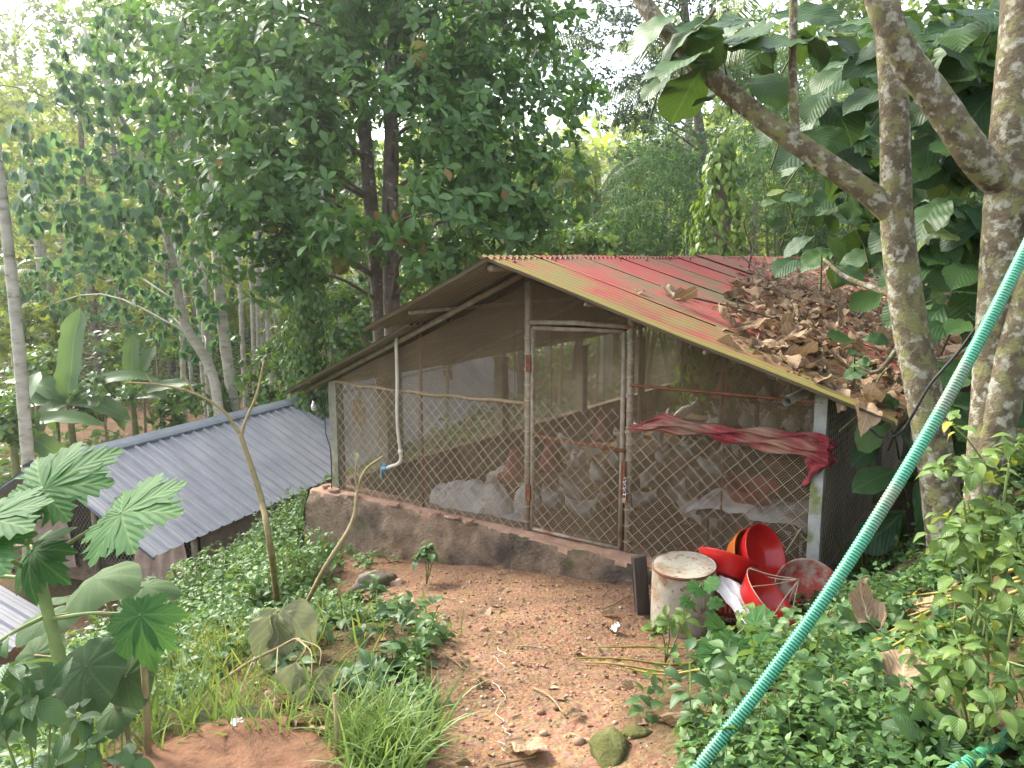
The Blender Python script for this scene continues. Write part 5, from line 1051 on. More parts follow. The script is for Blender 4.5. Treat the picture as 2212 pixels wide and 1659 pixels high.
def roundmesh(nm, mat, seed, cup=.12, tip=.25):
    V = [(0, 0, 0)]; UV = [(0, .9)]; Fq = []; n = 36; rings = 5
    for j in range(1, rings + 1):
        for i in range(n):
            a = 6.2832 * i / n; r = (1 + .10 * math.cos(a) + tip * max(0, math.cos(a)) ** 14 + (.02 * math.sin(a * 18) if j == rings else 0)) * j / rings; r *= (.85 if abs(a - math.pi) < .1 else 1)
            V.append((r * math.cos(a), r * math.sin(a), -cup * r * r + .035 * math.sin(a * 9) * r * (j / rings) + .03 * mnoise.noise(Vector((r * math.cos(a) * 2, r * math.sin(a) * 2, seed))))); UV.append((i / n, .5 + .45 * 1.0))
    T3 = [(0, 1 + i, 1 + (i + 1) % n, 1 + (i + 1) % n) for i in range(n)]
    for j in range(rings - 1):
        for i in range(n): Fq.append((1 + j * n + i, 1 + j * n + n + i, 1 + j * n + n + (i + 1) % n, 1 + j * n + (i + 1) % n))
    g = G(); g.add(V, [(0, 1 + i, 1 + (i + 1) % n) for i in range(n)] + Fq, UV); return g.mesh(nm, mat, True, True)
M_round = leafmat('round_leaf', (.045, .085, .035), (.075, .125, .050), .22, (.16, .26, .05), .7, .12, obj=True, vein=((.10, .15, .06), 9, 0), blot=((.16, .14, .09), 14, .58, .75))
RM = [roundmesh('round_leaf', M_round, k, c) for k, c in enumerate((.10, .22, .3))]
def rplant(lb, base, leaves, stem_pts=None):
    b0 = Vector(base); root = thing('round_leaved_plant', lb, 'plant', b0, group='round leaved plants'); sp = curve([b0] + (stem_pts or [b0 + Vector((0, 0, .5))]), 6)
    G(b0).tube(sp, lerps([.014, .008], len(sp)), 7).build('stem', M_twig, root)
    for (px, py, D, r, tx, ty, td, nrm) in leaves:
        c = at(px, py, D); s0 = min(sp, key=lambda p: (p - c).length + max(0, p.z - c.z) * 2); pleaf(root, b0, RM[random.randrange(3)], c, at(tx, ty, td), nrm, r, s0, M_twig, 'leaf', .005)
rb = at(285, 1640, 2.75); rb.z = gz(rb.x, rb.y)
rplant('plant with broad dusty round leaves beside the papaya stem', rb, [(185, 1440, 2.6, .125, 200, 1530, 2.5, (-.05, -.75, .6)), (272, 1462, 2.7, .09, 300, 1520, 2.65, (.1, -.8, .5)), (75, 1415, 2.9, .115, 60, 1490, 2.8, (-.2, -.7, .6)), (60, 1520, 2.7, .12, 0, 1580, 2.6, (-.1, -.5, .8)), (250, 1530, 2.8, .08, 240, 1580, 2.7, (0, -.6, .7))], [at(270, 1560, 2.8), at(215, 1450, 2.8)])
rb2 = at(262, 1560, 3.6); rb2.z = gz(rb2.x, rb2.y)
rplant('tall plant with two flat round leaves before the shed yard', rb2, [(205, 1250, 3.2, .16, 320, 1240, 3.05, (.1, -.42, .9)), (310, 1268, 3.5, .12, 400, 1262, 3.5, (0, -.18, 1)), (110, 1330, 3.5, .13, 60, 1360, 3.4, (-.2, -.5, .8)), (285, 1320, 3.6, .10, 250, 1350, 3.5, (0, -.3, .9)), (140, 1290, 3.4, .1, 100, 1300, 3.3, (-.2, -.5, .8))], [at(258, 1450, 3.55), at(240, 1330, 3.5), at(225, 1275, 3.4)])
# banana plants
M_ban = leafmat('banana_leaf', (.060, .135, .045), (.10, .19, .065), .40, (.30, .44, .08), .4, .4, obj=True, vein=((.18, .26, .10), 26, .5)); M_banstem = surf('banana_stem', [(.3, (.16, .17, .07)), (.7, (.28, .27, .13))], 6, .7, .2)
bprof = lambda t: max(.05, min(1, t * 9) ** .6 * (1 - max(0, t - .8) / .2) ** .6 if t < 1 else .05)
BM = [npmesh('banana_leaf', *(lambda T: (T[0], T[1]))(T), M_ban, uv=T[2]) for T in [tpl(16, 5, bprof, .27, .35, d, .03, 4, 0, k, .02, .05) for k, d in enumerate((.5, 1.2, 1.9, .25))]]
def banana(lb, px, py, D, H, leaves, seed):
    b0 = at(px, py, D); b0.z = gz(b0.x, b0.y) - .02; rs = random.Random(seed); root = thing('banana_plant', lb, 'plant', b0, group='banana plants'); tp = at(px, py - 100, D); tp = Vector((b0.x + .05, b0.y, b0.z + H))
    G(b0).tube(curve([b0, b0.lerp(tp, .5) + Vector((.04, 0, 0)), tp], 5), lerps([.10, .08, .05], 11), 10).build('stem', M_banstem, root)
    for (az, el, ln, mi) in leaves:
        d = Vector((math.cos(R(az)) * math.cos(R(el)), math.sin(R(az)) * math.cos(R(el)), math.sin(R(el)))); P = tp - Vector((0, 0, .08)) + d * .06
        leafobjs(root, BM[mi], np.array([P]), np.array([d]), np.array([[-d.x * .6, -.7 - d.y * .3, 1.0]]), [ln], b0)
banana('banana plant with upright broad leaf beside the shed ridge', 148, 920, 16.5, 2.2, [(75, 82, 2.1, 3), (178, 40, 2.1, 1), (20, 42, 2.0, 1), (160, 10, 1.6, 2), (5, 8, 1.5, 2), (215, 20, 1.8, 2), (330, 15, 1.6, 1), (260, 5, 1.5, 2), (120, 50, 1.5, 0)], 1)
banana('smaller banana plant right of the first, behind the ridge', 285, 910, 18, 2.0, [(100, 85, 1.5, 3), (60, 70, 1.4, 0), (0, 15, 1.6, 1), (180, 12, 1.5, 2), (345, 25, 1.5, 0), (215, 30, 1.3, 1)], 2)
banana('low banana plant with hanging leaves beside the areca trunk', 20, 930, 15, 1.9, [(170, 40, 1.6, 1), (10, 30, 1.7, 1), (330, 5, 1.6, 2), (200, 0, 1.5, 2), (270, 20, 1.6, 2), (90, 60, 1.5, 0)], 3)
# ------------------------------------------------------------ bare sapling and withered branch
M_stick = surf('sapling_bark', [(.3, (.20, .155, .07)), (.7, (.33, .27, .14))], 14, .9, .3)
sb = hit(602, 1320); sap = thing('bare_sapling', 'leafless sapling forking high in front of the grey roof', 'sapling', sb); Ds = 4.9
def st(root, pts, r0, r1, nm='stem', off=None): limb(root, off, pts, r0, r1, M_stick, nm, 7, 6)
st(sap, [sb - Vector((0, 0, .05)), at(585, 1190, 4.9), at(565, 1080, 4.9), at(540, 1000, 4.9), at(518, 935, 4.9)], .024, .015, 'stem', sb)
st(sap, [at(518, 937, 4.9), at(480, 885, 4.85), at(420, 850, 4.8), at(350, 832, 4.75), at(272, 826, 4.7)], .013, .006, 'branch', sb)
st(sap, [at(521, 945, 4.9), at(530, 910, 4.9), at(555, 850, 4.9), at(570, 780, 4.9)], .012, .006, 'branch', sb)
st(sap, [at(420, 850, 4.8), at(400, 815, 4.8), at(388, 790, 4.8)], .008, .003, 'branch', sb); st(sap, [at(330, 830, 4.74), at(315, 808, 4.74)], .007, .003, 'branch', sb); st(sap, [at(560, 1060, 4.9), at(548, 1045, 4.88)], .008, .004, 'branch', sb)
s2b = hit(645, 1325); sap2 = thing('slanting_stick', 'bare slanting stick leaning across the plinth corner', 'stick', s2b)
st(sap2, [s2b - Vector((0, 0, .04)), at(700, 1230, 4.7), at(760, 1130, 4.75), at(772, 1060, 4.8), at(790, 1015, 4.8), at(828, 985, 4.8)], .017, .006, 'stem', s2b); st(sap2, [at(772, 1060, 4.8), at(768, 1020, 4.8), at(772, 990, 4.8)], .008, .004, 'branch', s2b); st(sap2, [at(770, 1065, 4.8), at(785, 1050, 4.78)], .007, .004, 'branch', s2b)
M_with = leafmat('withered_leaf', (.17, .19, .10), (.27, .28, .16), .25, (.30, .32, .14), .8, .15, obj=True, vein=((.36, .34, .20), 8, .9))
M_dry = leafmat('dry_leaf', (.13, .08, .045), (.34, .24, .15), .15, (.40, .26, .12), .85, .15, obj=True, vein=((.42, .33, .22), 9, .9), blot=((.11, .065, .04), 9, .55, .72))
WM = [npmesh('withered_leaf', T[0], T[1], M_with, uv=T[2]) for T in [tpl(12, 9, ovate, .8, .5, d, .05, 2, 0, k, .10, .03) for k, d in enumerate((.3, .8, 1.5))]]
wb = hit(600, 1400); wl = thing('withered_branch', 'wilted grey green leaves hanging from a broken branch beside the path', 'branch', wb)
st(wl, [wb, at(598, 1340, 3.9), at(600, 1320, 3.85)], .012, .008, 'stem', wb); st(wl, [at(480, 1470, 3.3), at(540, 1430, 3.4), at(600, 1400, 3.5), at(640, 1380, 3.5), at(660, 1395, 3.45)], .008, .005, 'branch', wb)
for (px, py, D, tx, ty, ln, mi, nz) in [(600, 1325, 3.7, 590, 1420, .30, 0, (0, -1, .1)), (595, 1315, 3.75, 560, 1390, .26, 1, (-.7, -.7, .1)), (612, 1310, 3.8, 660, 1370, .27, 1, (.3, -.8, .4)), (640, 1430, 3.3, 640, 1560, .28, 0, (0, -1, .05)), (672, 1470, 3.2, 690, 1580, .26, 1, (.1, -1, .1)), (690, 1440, 3.3, 720, 1510, .2, 2, (.2, -1, .1)), (665, 1440, 3.3, 670, 1500, .18, 0, (-.2, -1, .1)), (700, 1490, 3.2, 670, 1560, .22, 1, (.2, -1, .1)), (500, 1560, 3.0, 430, 1600, .26, 1, (0, -.5, .9)), (590, 1545, 2.95, 530, 1600, .24, 2, (0, -.5, .9)), (480, 1565, 2.95, 540, 1590, .2, 1, (0, -.4, .9))]:
    leafobjs(wl, WM[mi], np.array([at(px, py, D)]), np.array([at(tx, ty, D * .985) - at(px, py, D)]), np.array([nz]), [ln], wb)
for (pts) in ([at(545, 1430, 3.4), at(520, 1490, 3.2), at(500, 1560, 3.0)], [at(600, 1400, 3.5), at(595, 1480, 3.2), at(590, 1545, 2.95)], [at(640, 1380, 3.5), at(660, 1400, 3.4), at(640, 1430, 3.3)], [at(640, 1380, 3.5), at(690, 1400, 3.4), at(690, 1440, 3.3)], [at(645, 1382, 3.5), at(672, 1410, 3.35), at(672, 1470, 3.2)]): st(wl, pts, .0035, .002, 'petiole', wb)
# ------------------------------------------------------------ leafy bushes at the right
M_chi = leafmat('chilli_leaf', (.055, .13, .028), (.16, .25, .05), .34, (.36, .46, .06), .42, .4, obj=True, vein=((.20, .27, .09), 7, 1.0), odd=(.38, .36, .03))
M_weed = leafmat('weed_leaf', (.045, .115, .035), (.13, .23, .065), .32, (.28, .42, .06), .5, .35); M_weeds2 = leafmat('weed_leaf_dark', (.035, .085, .030), (.10, .18, .055), .30, (.24, .38, .06), .48, .35)
T_chi = tpl(6, 5, ovate, .52, .25, .7, .02, 2); C_me = [npmesh('leaf', T[0], T[1], M_chi, uv=T[2]) for T in (T_chi, tpl(6, 5, ovate, .58, .3, 1.1, .03, 2, 0, 2, .03))]
M_gstem = surf('green_stem', [(.3, (.10, .15, .04)), (.7, (.18, .22, .07))], 9, .7, .1)
def bush(lb, base, blobs, n, ln, mes, grp, name='leafy_bush', hang=.45, stemr=.009):
    b0 = Vector(base); root = thing(name, lb, 'bush', b0, group=grp); tips = []
    for (c, r) in blobs:
        for q in range(max(2, int(n * r / sum(x[1] for x in blobs) / 7))):
            d = rndunit(1)[0]; p = Vector(np.array(c) + d * r * (.5 + .5 * random.random())); tips.append((p, Vector(d)))
        limb(root, b0, [b0, b0.lerp(Vector(c), .5) + Vector((.02, 0, .03)), Vector(c)], stemr, stemr * .5, M_gstem, 'stem', 6, 4)
    for (p, d) in tips:
        c = min(blobs, key=lambda bl: (Vector(bl[0]) - p).length)[0]; G(b0).tube([Vector(c), Vector(c).lerp(p, .5) + Vector((0, 0, .01)), p], .003, 4).build('twig', M_gstem, root); tw_ = root.children[-1]
        m_ = 7; P, X, Zh, Sc = rosette(np.array([p]), np.array([[d.x * .5, d.y * .5 - .15, .8]]), m_, ln, (50, 100), .3, .012); X[:, 2] -= hang * RNG.random(m_); leafobjs(tw_, mes, P, X, Zh, Sc, b0)
cb = at(2105, 1290, 2.75); cb.z = gz(cb.x, cb.y)
bush('bright green chilli bush at the foot of the thick teak trunk', cb, [(at(2120, 990, 2.7), .16), (at(2180, 1000, 2.7), .16), (at(2080, 1080, 2.75), .15), (at(2160, 1090, 2.65), .18), (at(2110, 1150, 2.7), .17), (at(2195, 1170, 2.6), .16), (at(2050, 1170, 2.75), .13), (at(2140, 1220, 2.6), .14)], 270, .070, C_me, 'chilli bushes')
cb2 = at(2110, 1530, 2.15); cb2.z = gz(cb2.x, cb2.y)
bush('yellowish chilli bush spreading over the short hose', cb2, [(at(2060, 1360, 2.3), .12), (at(2130, 1340, 2.25), .13), (at(2190, 1330, 2.2), .12), (at(2020, 1430, 2.25), .11), (at(2100, 1420, 2.15), .13), (at(2180, 1430, 2.1), .14), (at(2060, 1480, 2.15), .10), (at(2140, 1500, 2.05), .12), (at(1990, 1370, 2.4), .08)], 270, .062, C_me, 'chilli bushes')
for k, (px, py, D, r, n, ln, lb) in enumerate([(760, 1420, 3.6, .27, 150, .10, 'dark green leafy bush at the left edge of the path'), (835, 1470, 3.4, .20, 90, .095, 'serrated green weed bush beside the grass tuft'), (710, 1360, 4.0, .15, 40, .09, 'small leafy bush behind the wilted leaves'), (1720, 1370, 3.6, .13, 34, .085, 'leafy nettle in front of the flat grey stone'), (1870, 1330, 3.4, .12, 30, .09, 'nettle bush beside the hose near the dark gap'), (1590, 1330, 4.1, .12, 26, .075, 'small leafy weed before the red crate'), (1440, 1335, 4.2, .10, 24, .08, 'bright sprig of broad leaves at the foot of the drum'), (800, 1285, 5.6, .10, 18, .09, 'sprig of leaves sprouting by the plinth boulder'), (920, 1190, 6.2, .06, 8, .11, 'single green seedling at the plinth wall'), (1540, 1540, 2.9, .11, 26, .07, 'leafy weed under the diagonal hose'), (1980, 1560, 2.2, .10, 20, .10, 'dark broad leaved weed above the short hose'), (200, 1590, 2.5, .13, 26, .09, 'broad leaved weed at the papaya foot'), (40, 1480, 2.3, .12, 20, .12, 'broad pale leaved weed left of the papaya')]):
    c = at(px, py, D); b0 = on_ground(c); c.z = max(c.z, b0.z + .06)
    bush(lb, b0, [(c, r), (c + Vector((r * .8, 0, -r * .4)), r * .7), (c + Vector((-r * .7, -.03, -r * .3)), r * .7)], n, ln, C_me if k in (6, 5) else [npmesh('leaf', T_chi[0], T_chi[1], leafmat('bush_leaf_%d' % k, (.035, .09, .03), (.085, .17, .05), .3, (.22, .36, .06), .45, .4, obj=True, vein=((.10, .17, .06), 8, 1.0)), uv=T_chi[2])], 'small bushes', 'small_bush', .4, .005)
ps = hit(1590, 1460); pse = thing('papaya_seedling', 'papaya seedling with star shaped leaves in the weeds below the drum', 'plant', ps)
tp = at(1590, 1372, 3.6); G(ps).tube(curve([ps, ps.lerp(tp, .5), tp], 4), .006, 6).build('stem', M_papstem, pse)
for (px, py, D, tx, ty, sc) in [(1592, 1392, 3.45, 1600, 1460, .16), (1640, 1400, 3.5, 1720, 1420, .14), (1560, 1360, 3.6, 1500, 1330, .13), (1630, 1350, 3.7, 1690, 1310, .13), (1550, 1410, 3.45, 1480, 1440, .13), (1590, 1450, 3.3, 1580, 1520, .12)]: pleaf(pse, ps, PM[0], at(px, py, D), at(tx, ty, D * .97), (0, -.55, .8), sc, tp, M_papstem, 'leaf', .003)
ps2 = hit(1455, 1350); p2 = thing('lobed_seedling', 'small lobed leaf seedling in front of the tin drum', 'plant', ps2); tp2 = at(1520, 1262, 4.3); ps2b = hit(1525, 1345)
G(ps2).tube(curve([ps2b, ps2b.lerp(tp2, .5), tp2], 4), .005, 6).build('stem', M_papstem, p2)
for (px, py, tx, ty, sc) in [(1510, 1270, 1480, 1275, .09), (1530, 1262, 1560, 1255, .08), (1490, 1300, 1455, 1310, .07), (1540, 1300, 1570, 1310, .07)]: pleaf(p2, ps2, PM[0], at(px, py, 4.25), at(tx, ty, 4.2), (0, -.55, .8), sc, tp2, M_papstem, 'leaf', .002)
# ------------------------------------------------------------ ground cover
def mk_stem(): return tpl(2, 2, lambda t: 1.0, .03, 0, .2)
T_stem = mk_stem(); T_grass = tpl(5, 2, blade, .035, 0, 1.5); T_grass2 = tpl(5, 2, blade, .05, 0, .8)
def weeds(name, label, n, xr, yr, keep, h, ln, mat, whorls=3, per=4, T=T_ov):
    x = RNG.uniform(*xr, n); y = RNG.uniform(*yr, n); k = keep(x, y); x, y = x[k], y[k]; z = ground(x, y); m_ = len(x); hh = h * RNG.uniform(.35, 1.25, m_) * (.75 + .5 * np.sin(x * 2.7 + y) * np.sin(y * 2.1 - x * .7)); lean = RNG.normal(size=(m_, 2)) * .25
    up = unit(np.c_[lean, np.ones(m_)]); B = np.c_[x, y, z - .01]; Ps = []
    for q in range(whorls):
        f = (q + 1) / whorls; Ps.append(rosette(B + up * (hh * f)[:, None], up + RNG.normal(size=(m_, 3)) * .15, per, ln * (1.15 - .35 * f), (60, 105) if q < whorls - 1 else (40, 90), .4, .005))
    P, X, Zh, Sc = (np.concatenate(q) for q in zip(*Ps)); o = tag(put(name, cloudmesh(name, T, P, X, Zh, Sc, mat)), label, 'weeds', kind='stuff')
    s = put(name + '_stems', cloudmesh(name + '_stems', T_stem, B, up, RNG.normal(size=(m_, 3)), hh, M_gstemc)); tag(s, label.replace('leaves', 'stems') if 'leaves' in label else 'thin stems of ' + label, 'weeds', kind='stuff')
M_gstemc = leafmat('stem_green', (.09, .13, .035), (.17, .20, .07), .1)
pathd = lambda x, y: bare(x, y)
rnz = lambda x, y: np.sin(x * 3.3 + 1.2 * np.sin(y * 2.1)) * np.sin(y * 3.7 + .8 * np.sin(x * 2.9))
weeds('near_weeds', 'low bright green weeds right of the gravel path', 4600, (.3, 3.0), (1.6, 4.6), lambda x, y: (pathd(x, y) < .35) & (rnz(x, y) > -.12 + .25 * (y > 3)) & ~((y > 4.0) & (x > .7)) & (RNG.random(len(x)) < np.interp(y, [2.9, 3.5], [1, .4])), .13, .052, M_weed)
weeds('bank_weeds', 'thick green weeds on the bank between shed and coop', 7500, (-4.8, -1.0), (5.2, 12.5), lambda x, y: offshed(x, y) & (pathd(x, y) < .3) & (x > -4.75 + (y - 9.5) * .3) & (x < -1.3 + (y - 7) * .45), .42, .09, M_weed, 3, 4, T_card)
weeds('left_weeds', 'mixed green weeds left of the gravel path', 4200, (-3.4, -.1), (2.0, 6.2), lambda x, y: (pathd(x, y) < .3) & (rnz(x, y) > -.2) & ~((np.abs(x + 1.0) < .5) & (y < 3.75)), .15, .06, M_weed)
weeds('plinth_weeds', 'weeds growing along the left foot of the plinth', 260, (-2.9, -.6), (6.3, 8.3), lambda x, y: offshed(x, y) & (((x - CO.x) * .559 + (y - CO.y) * .829) > -.75) & (((x - CO.x) * .829 - (y - CO.y) * .559) < -1.35), .2, .075, M_weed)
weeds('slope_weeds', 'weeds on the slope towards the shed yard', 2600, (-9, -2.6), (2.5, 9.0), lambda x, y: (pathd(x, y) < .25) & offshed(x, y), .4, .10, M_weeds2, 3, 4, T_card)
weeds('corner_weeds', 'weeds around the foot of the teak trees', 1100, (1.6, 4.2), (2.6, 5.2), lambda x, y: offshed(x, y) & (x > 1.9 + .0 * y) & (rnz(x, y) > -.3), .2, .07, M_weeds2)
weeds('broad_weeds', 'scattered broad leaved weeds along both sides of the path', 420, (-2.6, 2.6), (1.9, 5.0), lambda x, y: (pathd(x, y) < .12) & ~((np.abs(x + 1.0) < .5) & (y < 3.75)) & ~((y > 4.0) & (x > .7)), .24, .095, M_weeds2, 3, 4, T_chi)
def grass(name, label, c, n, spread, ln, T=T_grass, mat=None):
    P = np.c_[c[0] + RNG.normal(size=n) * spread[0], c[1] + RNG.normal(size=n) * spread[1]]; kk = (bare(P[:, 0], P[:, 1]) < .75) & offshed(P[:, 0], P[:, 1]); P = P[kk]; n = len(P); z = ground(P[:, 0], P[:, 1]); X = unit(np.c_[RNG.normal(size=(n, 2)) * .38, np.ones(n)]); Z = unit(np.c_[RNG.normal(size=(n, 2)), np.full(n, .2)])
    tag(put(name, cloudmesh(name, T, np.c_[P, z - .01], X, Z, ln * RNG.uniform(.5, 1.2, n), mat)), label, 'grass', kind='stuff')
M_grass = leafmat('grass_blade', (.075, .15, .035), (.19, .28, .07), .35, (.35, .46, .08), .5, .3); M_grassy = leafmat('yellow_grass', (.06, .12, .028), (.17, .24, .06), .35, (.45, .48, .08), .5, .3)
h1 = hit(850, 1640); grass('grass_tuft', 'tuft of fine fresh grass at the left of the path end', h1, 800, (.16, .12), .30, T_grass, M_grass)
h2 = hit(520, 1440); grass('tall_grass', 'tall yellowish grass below the bare sapling', hit(400,1450), 1500, (.5, .35), .22, T_grass2, M_grassy)
h3 = hit(430, 1560); grass('left_grass', 'green grass around the papaya plant', h3, 420, (.45, .18), .24, T_grass2, M_grass)
h4 = hit(1830, 1270); grass('corner_grass', 'sparse upright grass before the dark gap beside the coop', h4, 150, (.22, .12), .42, T_grass2, M_grass)
h5 = hit(660, 1290); grass('plinth_grass', 'grass at the left corner of the plinth', h5, 350, (.35, .2), .2, T_grass, M_grass)
for k, (px, py, lb) in enumerate([(985, 1245, 'small green tuft of weeds under the middle of the plinth'), (1040, 1235, 'low weeds with dry leaves at the plinth foot'), (880, 1235, 'thin weeds at the plinth foot near the boulder'), (1010, 1330, 'tiny grass tuft on the gravel path')]):
    c = hit(px, py); grass('grass_tuft', lb, c, 90 if k < 3 else 30, (.12, .05), .13, T_grass2, M_grass)
# gravel: far too many stones to count
ico = [(0, 0, 1)] + [(.89 * math.cos(a), .89 * math.sin(a), .45) for a in np.arange(5) * 1.2566] + [(.89 * math.cos(a + .628), .89 * math.sin(a + .628), -.45) for a in np.arange(5) * 1.2566] + [(0, 0, -1)]
icf = [(0, 1 + i, 1 + (i + 1) % 5) for i in range(5)] + [(1 + i, 6 + i, 1 + (i + 1) % 5) for i in range(5)] + [(6 + i, 6 + (i + 1) % 5, 1 + (i + 1) % 5) for i in range(5)] + [(11, 6 + (i + 1) % 5, 6 + i) for i in range(5)]
T_peb = (np.array(ico) * np.array([1, .8, .6]), np.array(icf), np.zeros((12, 2)))
m, nt, b = newmat('gravel'); at_ = nd(nt, 'Attribute', attribute_name='rnd'); nt.links.new(ramp(nt, at_.outputs['Fac'], [(0, (.15, .085, .05)), (.5, (.27, .165, .105)), (.8, (.36, .23, .145)), (.97, (.40, .30, .22)), (1, (.46, .38, .30))]).outputs[0], b.inputs['Base Color']); b.inputs['Roughness'].default_value = .95; b.inputs['Specular IOR Level'].default_value = .2
n = 11000; x = RNG.uniform(-1.9, 1.6, n); y = 1.6 + 5 * RNG.random(n) ** 1.3; k = (bare(x, y) > .35) & offshed(x, y); x, y = x[k], y[k]; s = .0048 * np.exp(RNG.normal(size=len(x)) * .55)
tag(put('gravel', cloudmesh('gravel', T_peb, np.c_[x, y, ground(x, y) + s * .25], np.c_[rndunit(len(x))[:, :2], np.zeros(len(x))] + 1e-3, np.array([[0, 0, 1.]]) + RNG.normal(size=(len(x), 3)) * .2, s, m)), 'reddish laterite gravel on the path', 'gravel', kind='stuff')
# ------------------------------------------------------------ dry leaves
DM = [npmesh('dry_leaf', T[0], T[1], M_dry, uv=T[2]) for T in [tpl(12, 9, obov, wd, f, d, .05, 2.2, cu, 20 + k, cr, .05) for k, (wd, f, d, cu, cr) in enumerate([(.6, .3, .5, 0, .12), (.55, .6, 1.2, 0, .14), (.7, .2, -.5, 0, .16), (.5, .8, .2, 0, .10), (.65, .3, 2.0, 0, .18), (.6, .5, -1.2, 0, .15)])]]
M_drym = [m_ for m_ in DM]
def dry(p, ln, lb, grp, up=(0, 0, 1), az=None, tilt=.25, mi=None):
    az = random.uniform(0, 6.28) if az is None else az; up = Vector(up).normalized(); X = Vector((math.cos(az), math.sin(az), 0)); X = (X - up * X.dot(up)).normalized(); Z = (up + Vector((random.uniform(-tilt, tilt), random.uniform(-tilt, tilt), 0))).normalized(); Z = (Z - X * Z.dot(X)).normalized(); Y = Z.cross(X)
    me = DM[random.randrange(6) if mi is None else mi]; o = put('dry_leaf', me); M3 = Matrix((X, Y, Z)).transposed() * ln; M4 = M3.to_4x4(); M4.translation = Vector(p); o.matrix_basis = M4; tag(o, lb, 'leaf', grp)
NRM = (CO * 0 + Vector((0, 0, 0)))
def roofpt(x, y, dz=.02): return c2w(x, y, 2.425 - (x + .06) * math.tan(SLR) + dz + RT * (y + .72))
rn = Vector((math.sin(SLR), 0, math.cos(SLR))); rn = Matrix.Rotation(CA, 3, 'Z') @ rn
cnt = 0; roofleaf = []
while len(roofleaf) < 480:
    x = random.uniform(.15, 2.92); y = random.uniform(-.65, 9.5)
    dens = float(sst(-.1, .55, x - (1.62 - .27 * (y + .3)))) * (1.0 if y < 5 else .5) + .35 * math.exp(-((x - 1.35) / .5) ** 2 - ((y - .4) / .25) ** 2) + .5 * math.exp(-((x - .5) / .35) ** 2 - ((y - 5.2) / .5) ** 2)
    if y < -.4 and x < 2.3: dens *= .15
    if random.random() < dens: roofleaf.append((x, y))
roofleaf.sort(key=lambda q: q[1] - q[0] * .3)
for k, (x, y) in enumerate(roofleaf[:290]):
    lb = 'dry brown curled leaf in the drift on the lower right of the red roof' if x > 1.7 else 'dry brown leaf stranded high on the red roof'
    dry(roofpt(x, y, random.uniform(.012, .06)), random.uniform(.16, .31), lb, 'dry leaves on the roof', rn, None, .55)
T_dry = tpl(5, 3, obov, .6, .5, 1.2, .05, 2, 0, 3, .18, .05); M_dryc = leafmat('dry_leaf_mass', (.13, .085, .05), (.36, .26, .165), .12, (.35, .24, .12), .9, .1)
P = []
while len(P) < 4200:
    x = random.uniform(.15, 2.95); y = random.uniform(-.5, 10.2); dens = float(sst(-.05, .4, x - (1.70 - .27 * (y + .3)))) * (1.0 if y < 6 else .4)
    if random.random() < dens: P.append(roofpt(x, y, random.uniform(.0, .035)))
P = np.array(P); n = len(P); tag(put('leaf_litter', cloudmesh('leaf_litter', T_dry, P, unit(RNG.normal(size=(n, 3)) * np.array([1, 1, .4])), np.array([rn]) + RNG.normal(size=(n, 3)) * .5, RNG.uniform(.06, .17, n), M_dryc)), 'matted brown leaf litter on the red roof', 'leaf litter', kind='stuff')
GL = [(1400, 1560, .34, 'large pale dry leaf folded over weeds at the path edge', 3), (1905, 1395, .34, 'large dark brown dry leaf on the yellow frond stalks', 5), (1935, 1510, .30, 'curled ribbed dry leaf below the dark brown one', 2), (1850, 1520, .2, 'flat dry leaf beside the curled ribbed one', 0), (1700, 1335, .3, 'broad tan dry leaf under the flat grey stone', 0), (640, 1590, .34, 'large torn grey brown dry leaf on the soil mound', 4), (690, 1610, .24, 'small dry leaf stub beside the torn one', 1), (560, 1540, .26, 'rolled brown dry leaf behind the soil mound', 1), (840, 1310, .22, 'heap of shrivelled leaf on the upper path', 2), (880, 1300, .18, 'shrivelled leaf beside the leaf heap on the path', 4), (1100, 1275, .22, 'wide ragged dry leaf below the plinth', 0), (1130, 1300, .16, 'thin dry leaf below the ragged one', 1), (1060, 1320, .22, 'flattened dry leaf in the middle of the path', 0), (1090, 1610, .26, 'ragged dry leaf at the lower left path edge', 2), (990, 1430, .12, 'small yellowish eaten leaf on the path', 0), (1030, 1480, .16, 'weathered leaf scrap on the path', 4), (1340, 1330, .18, 'dry leaf leaning on the dark plank', 3), (1370, 1300, .2, 'brown dry leaf at the foot of the dark plank', 1), (1290, 1400, .16, 'half buried dry leaf left of the frond stalks', 0), (1260, 1420, .2, 'crumbled dry leaf at the right path edge', 4), (1330, 1480, .16, 'long dry leaf strip at the right path edge', 1), (1090, 1240, .15, 'dry leaf standing against the plinth', 3), (1020, 1215, .16, 'curled dry leaf in the weeds at the plinth', 1), (1960, 1340, .2, 'pale ribbed dry leaf among the frond stalks', 5), (1880, 1300, .22, 'crumpled brown leaf in front of the dark gap', 2), (1790, 1420, .15, 'small dry leaf under the hose', 0), (1580, 1530, .16, 'curled dry leaf left of the hose', 3), (1225, 1560, .13, 'grey leaf scrap on the gravel', 0), (1180, 1345, .13, 'thin leaf scrap near the path centre', 1), (2000, 1290, .2, 'dry leaf caught at the teak foot', 4), (740, 1235, .14, 'white dry leaf hanging by the plinth corner', 3), (2130, 1640, .22, 'tan dry leaf lying on the short hose', 5), (2190, 1620, .2, 'brown dry leaf behind the short hose', 2)]
for (px, py, ln, lb, mi) in GL: ln *= .78; p = hit(px, py); dry(p + Vector((0, 0, .02 + ln * .05)), ln, lb, 'dry leaves on the ground', (0, -.1, 1), None, .25, mi)
n = 700; x = np.r_[RNG.uniform(-1.5, 1.4, 350), RNG.uniform(1, 3.2, 350)]; y = np.r_[RNG.uniform(2, 6.2, 350), RNG.uniform(1.8, 4.6, 350)]; k = offshed(x, y); x, y = x[k], y[k]; n = len(x)
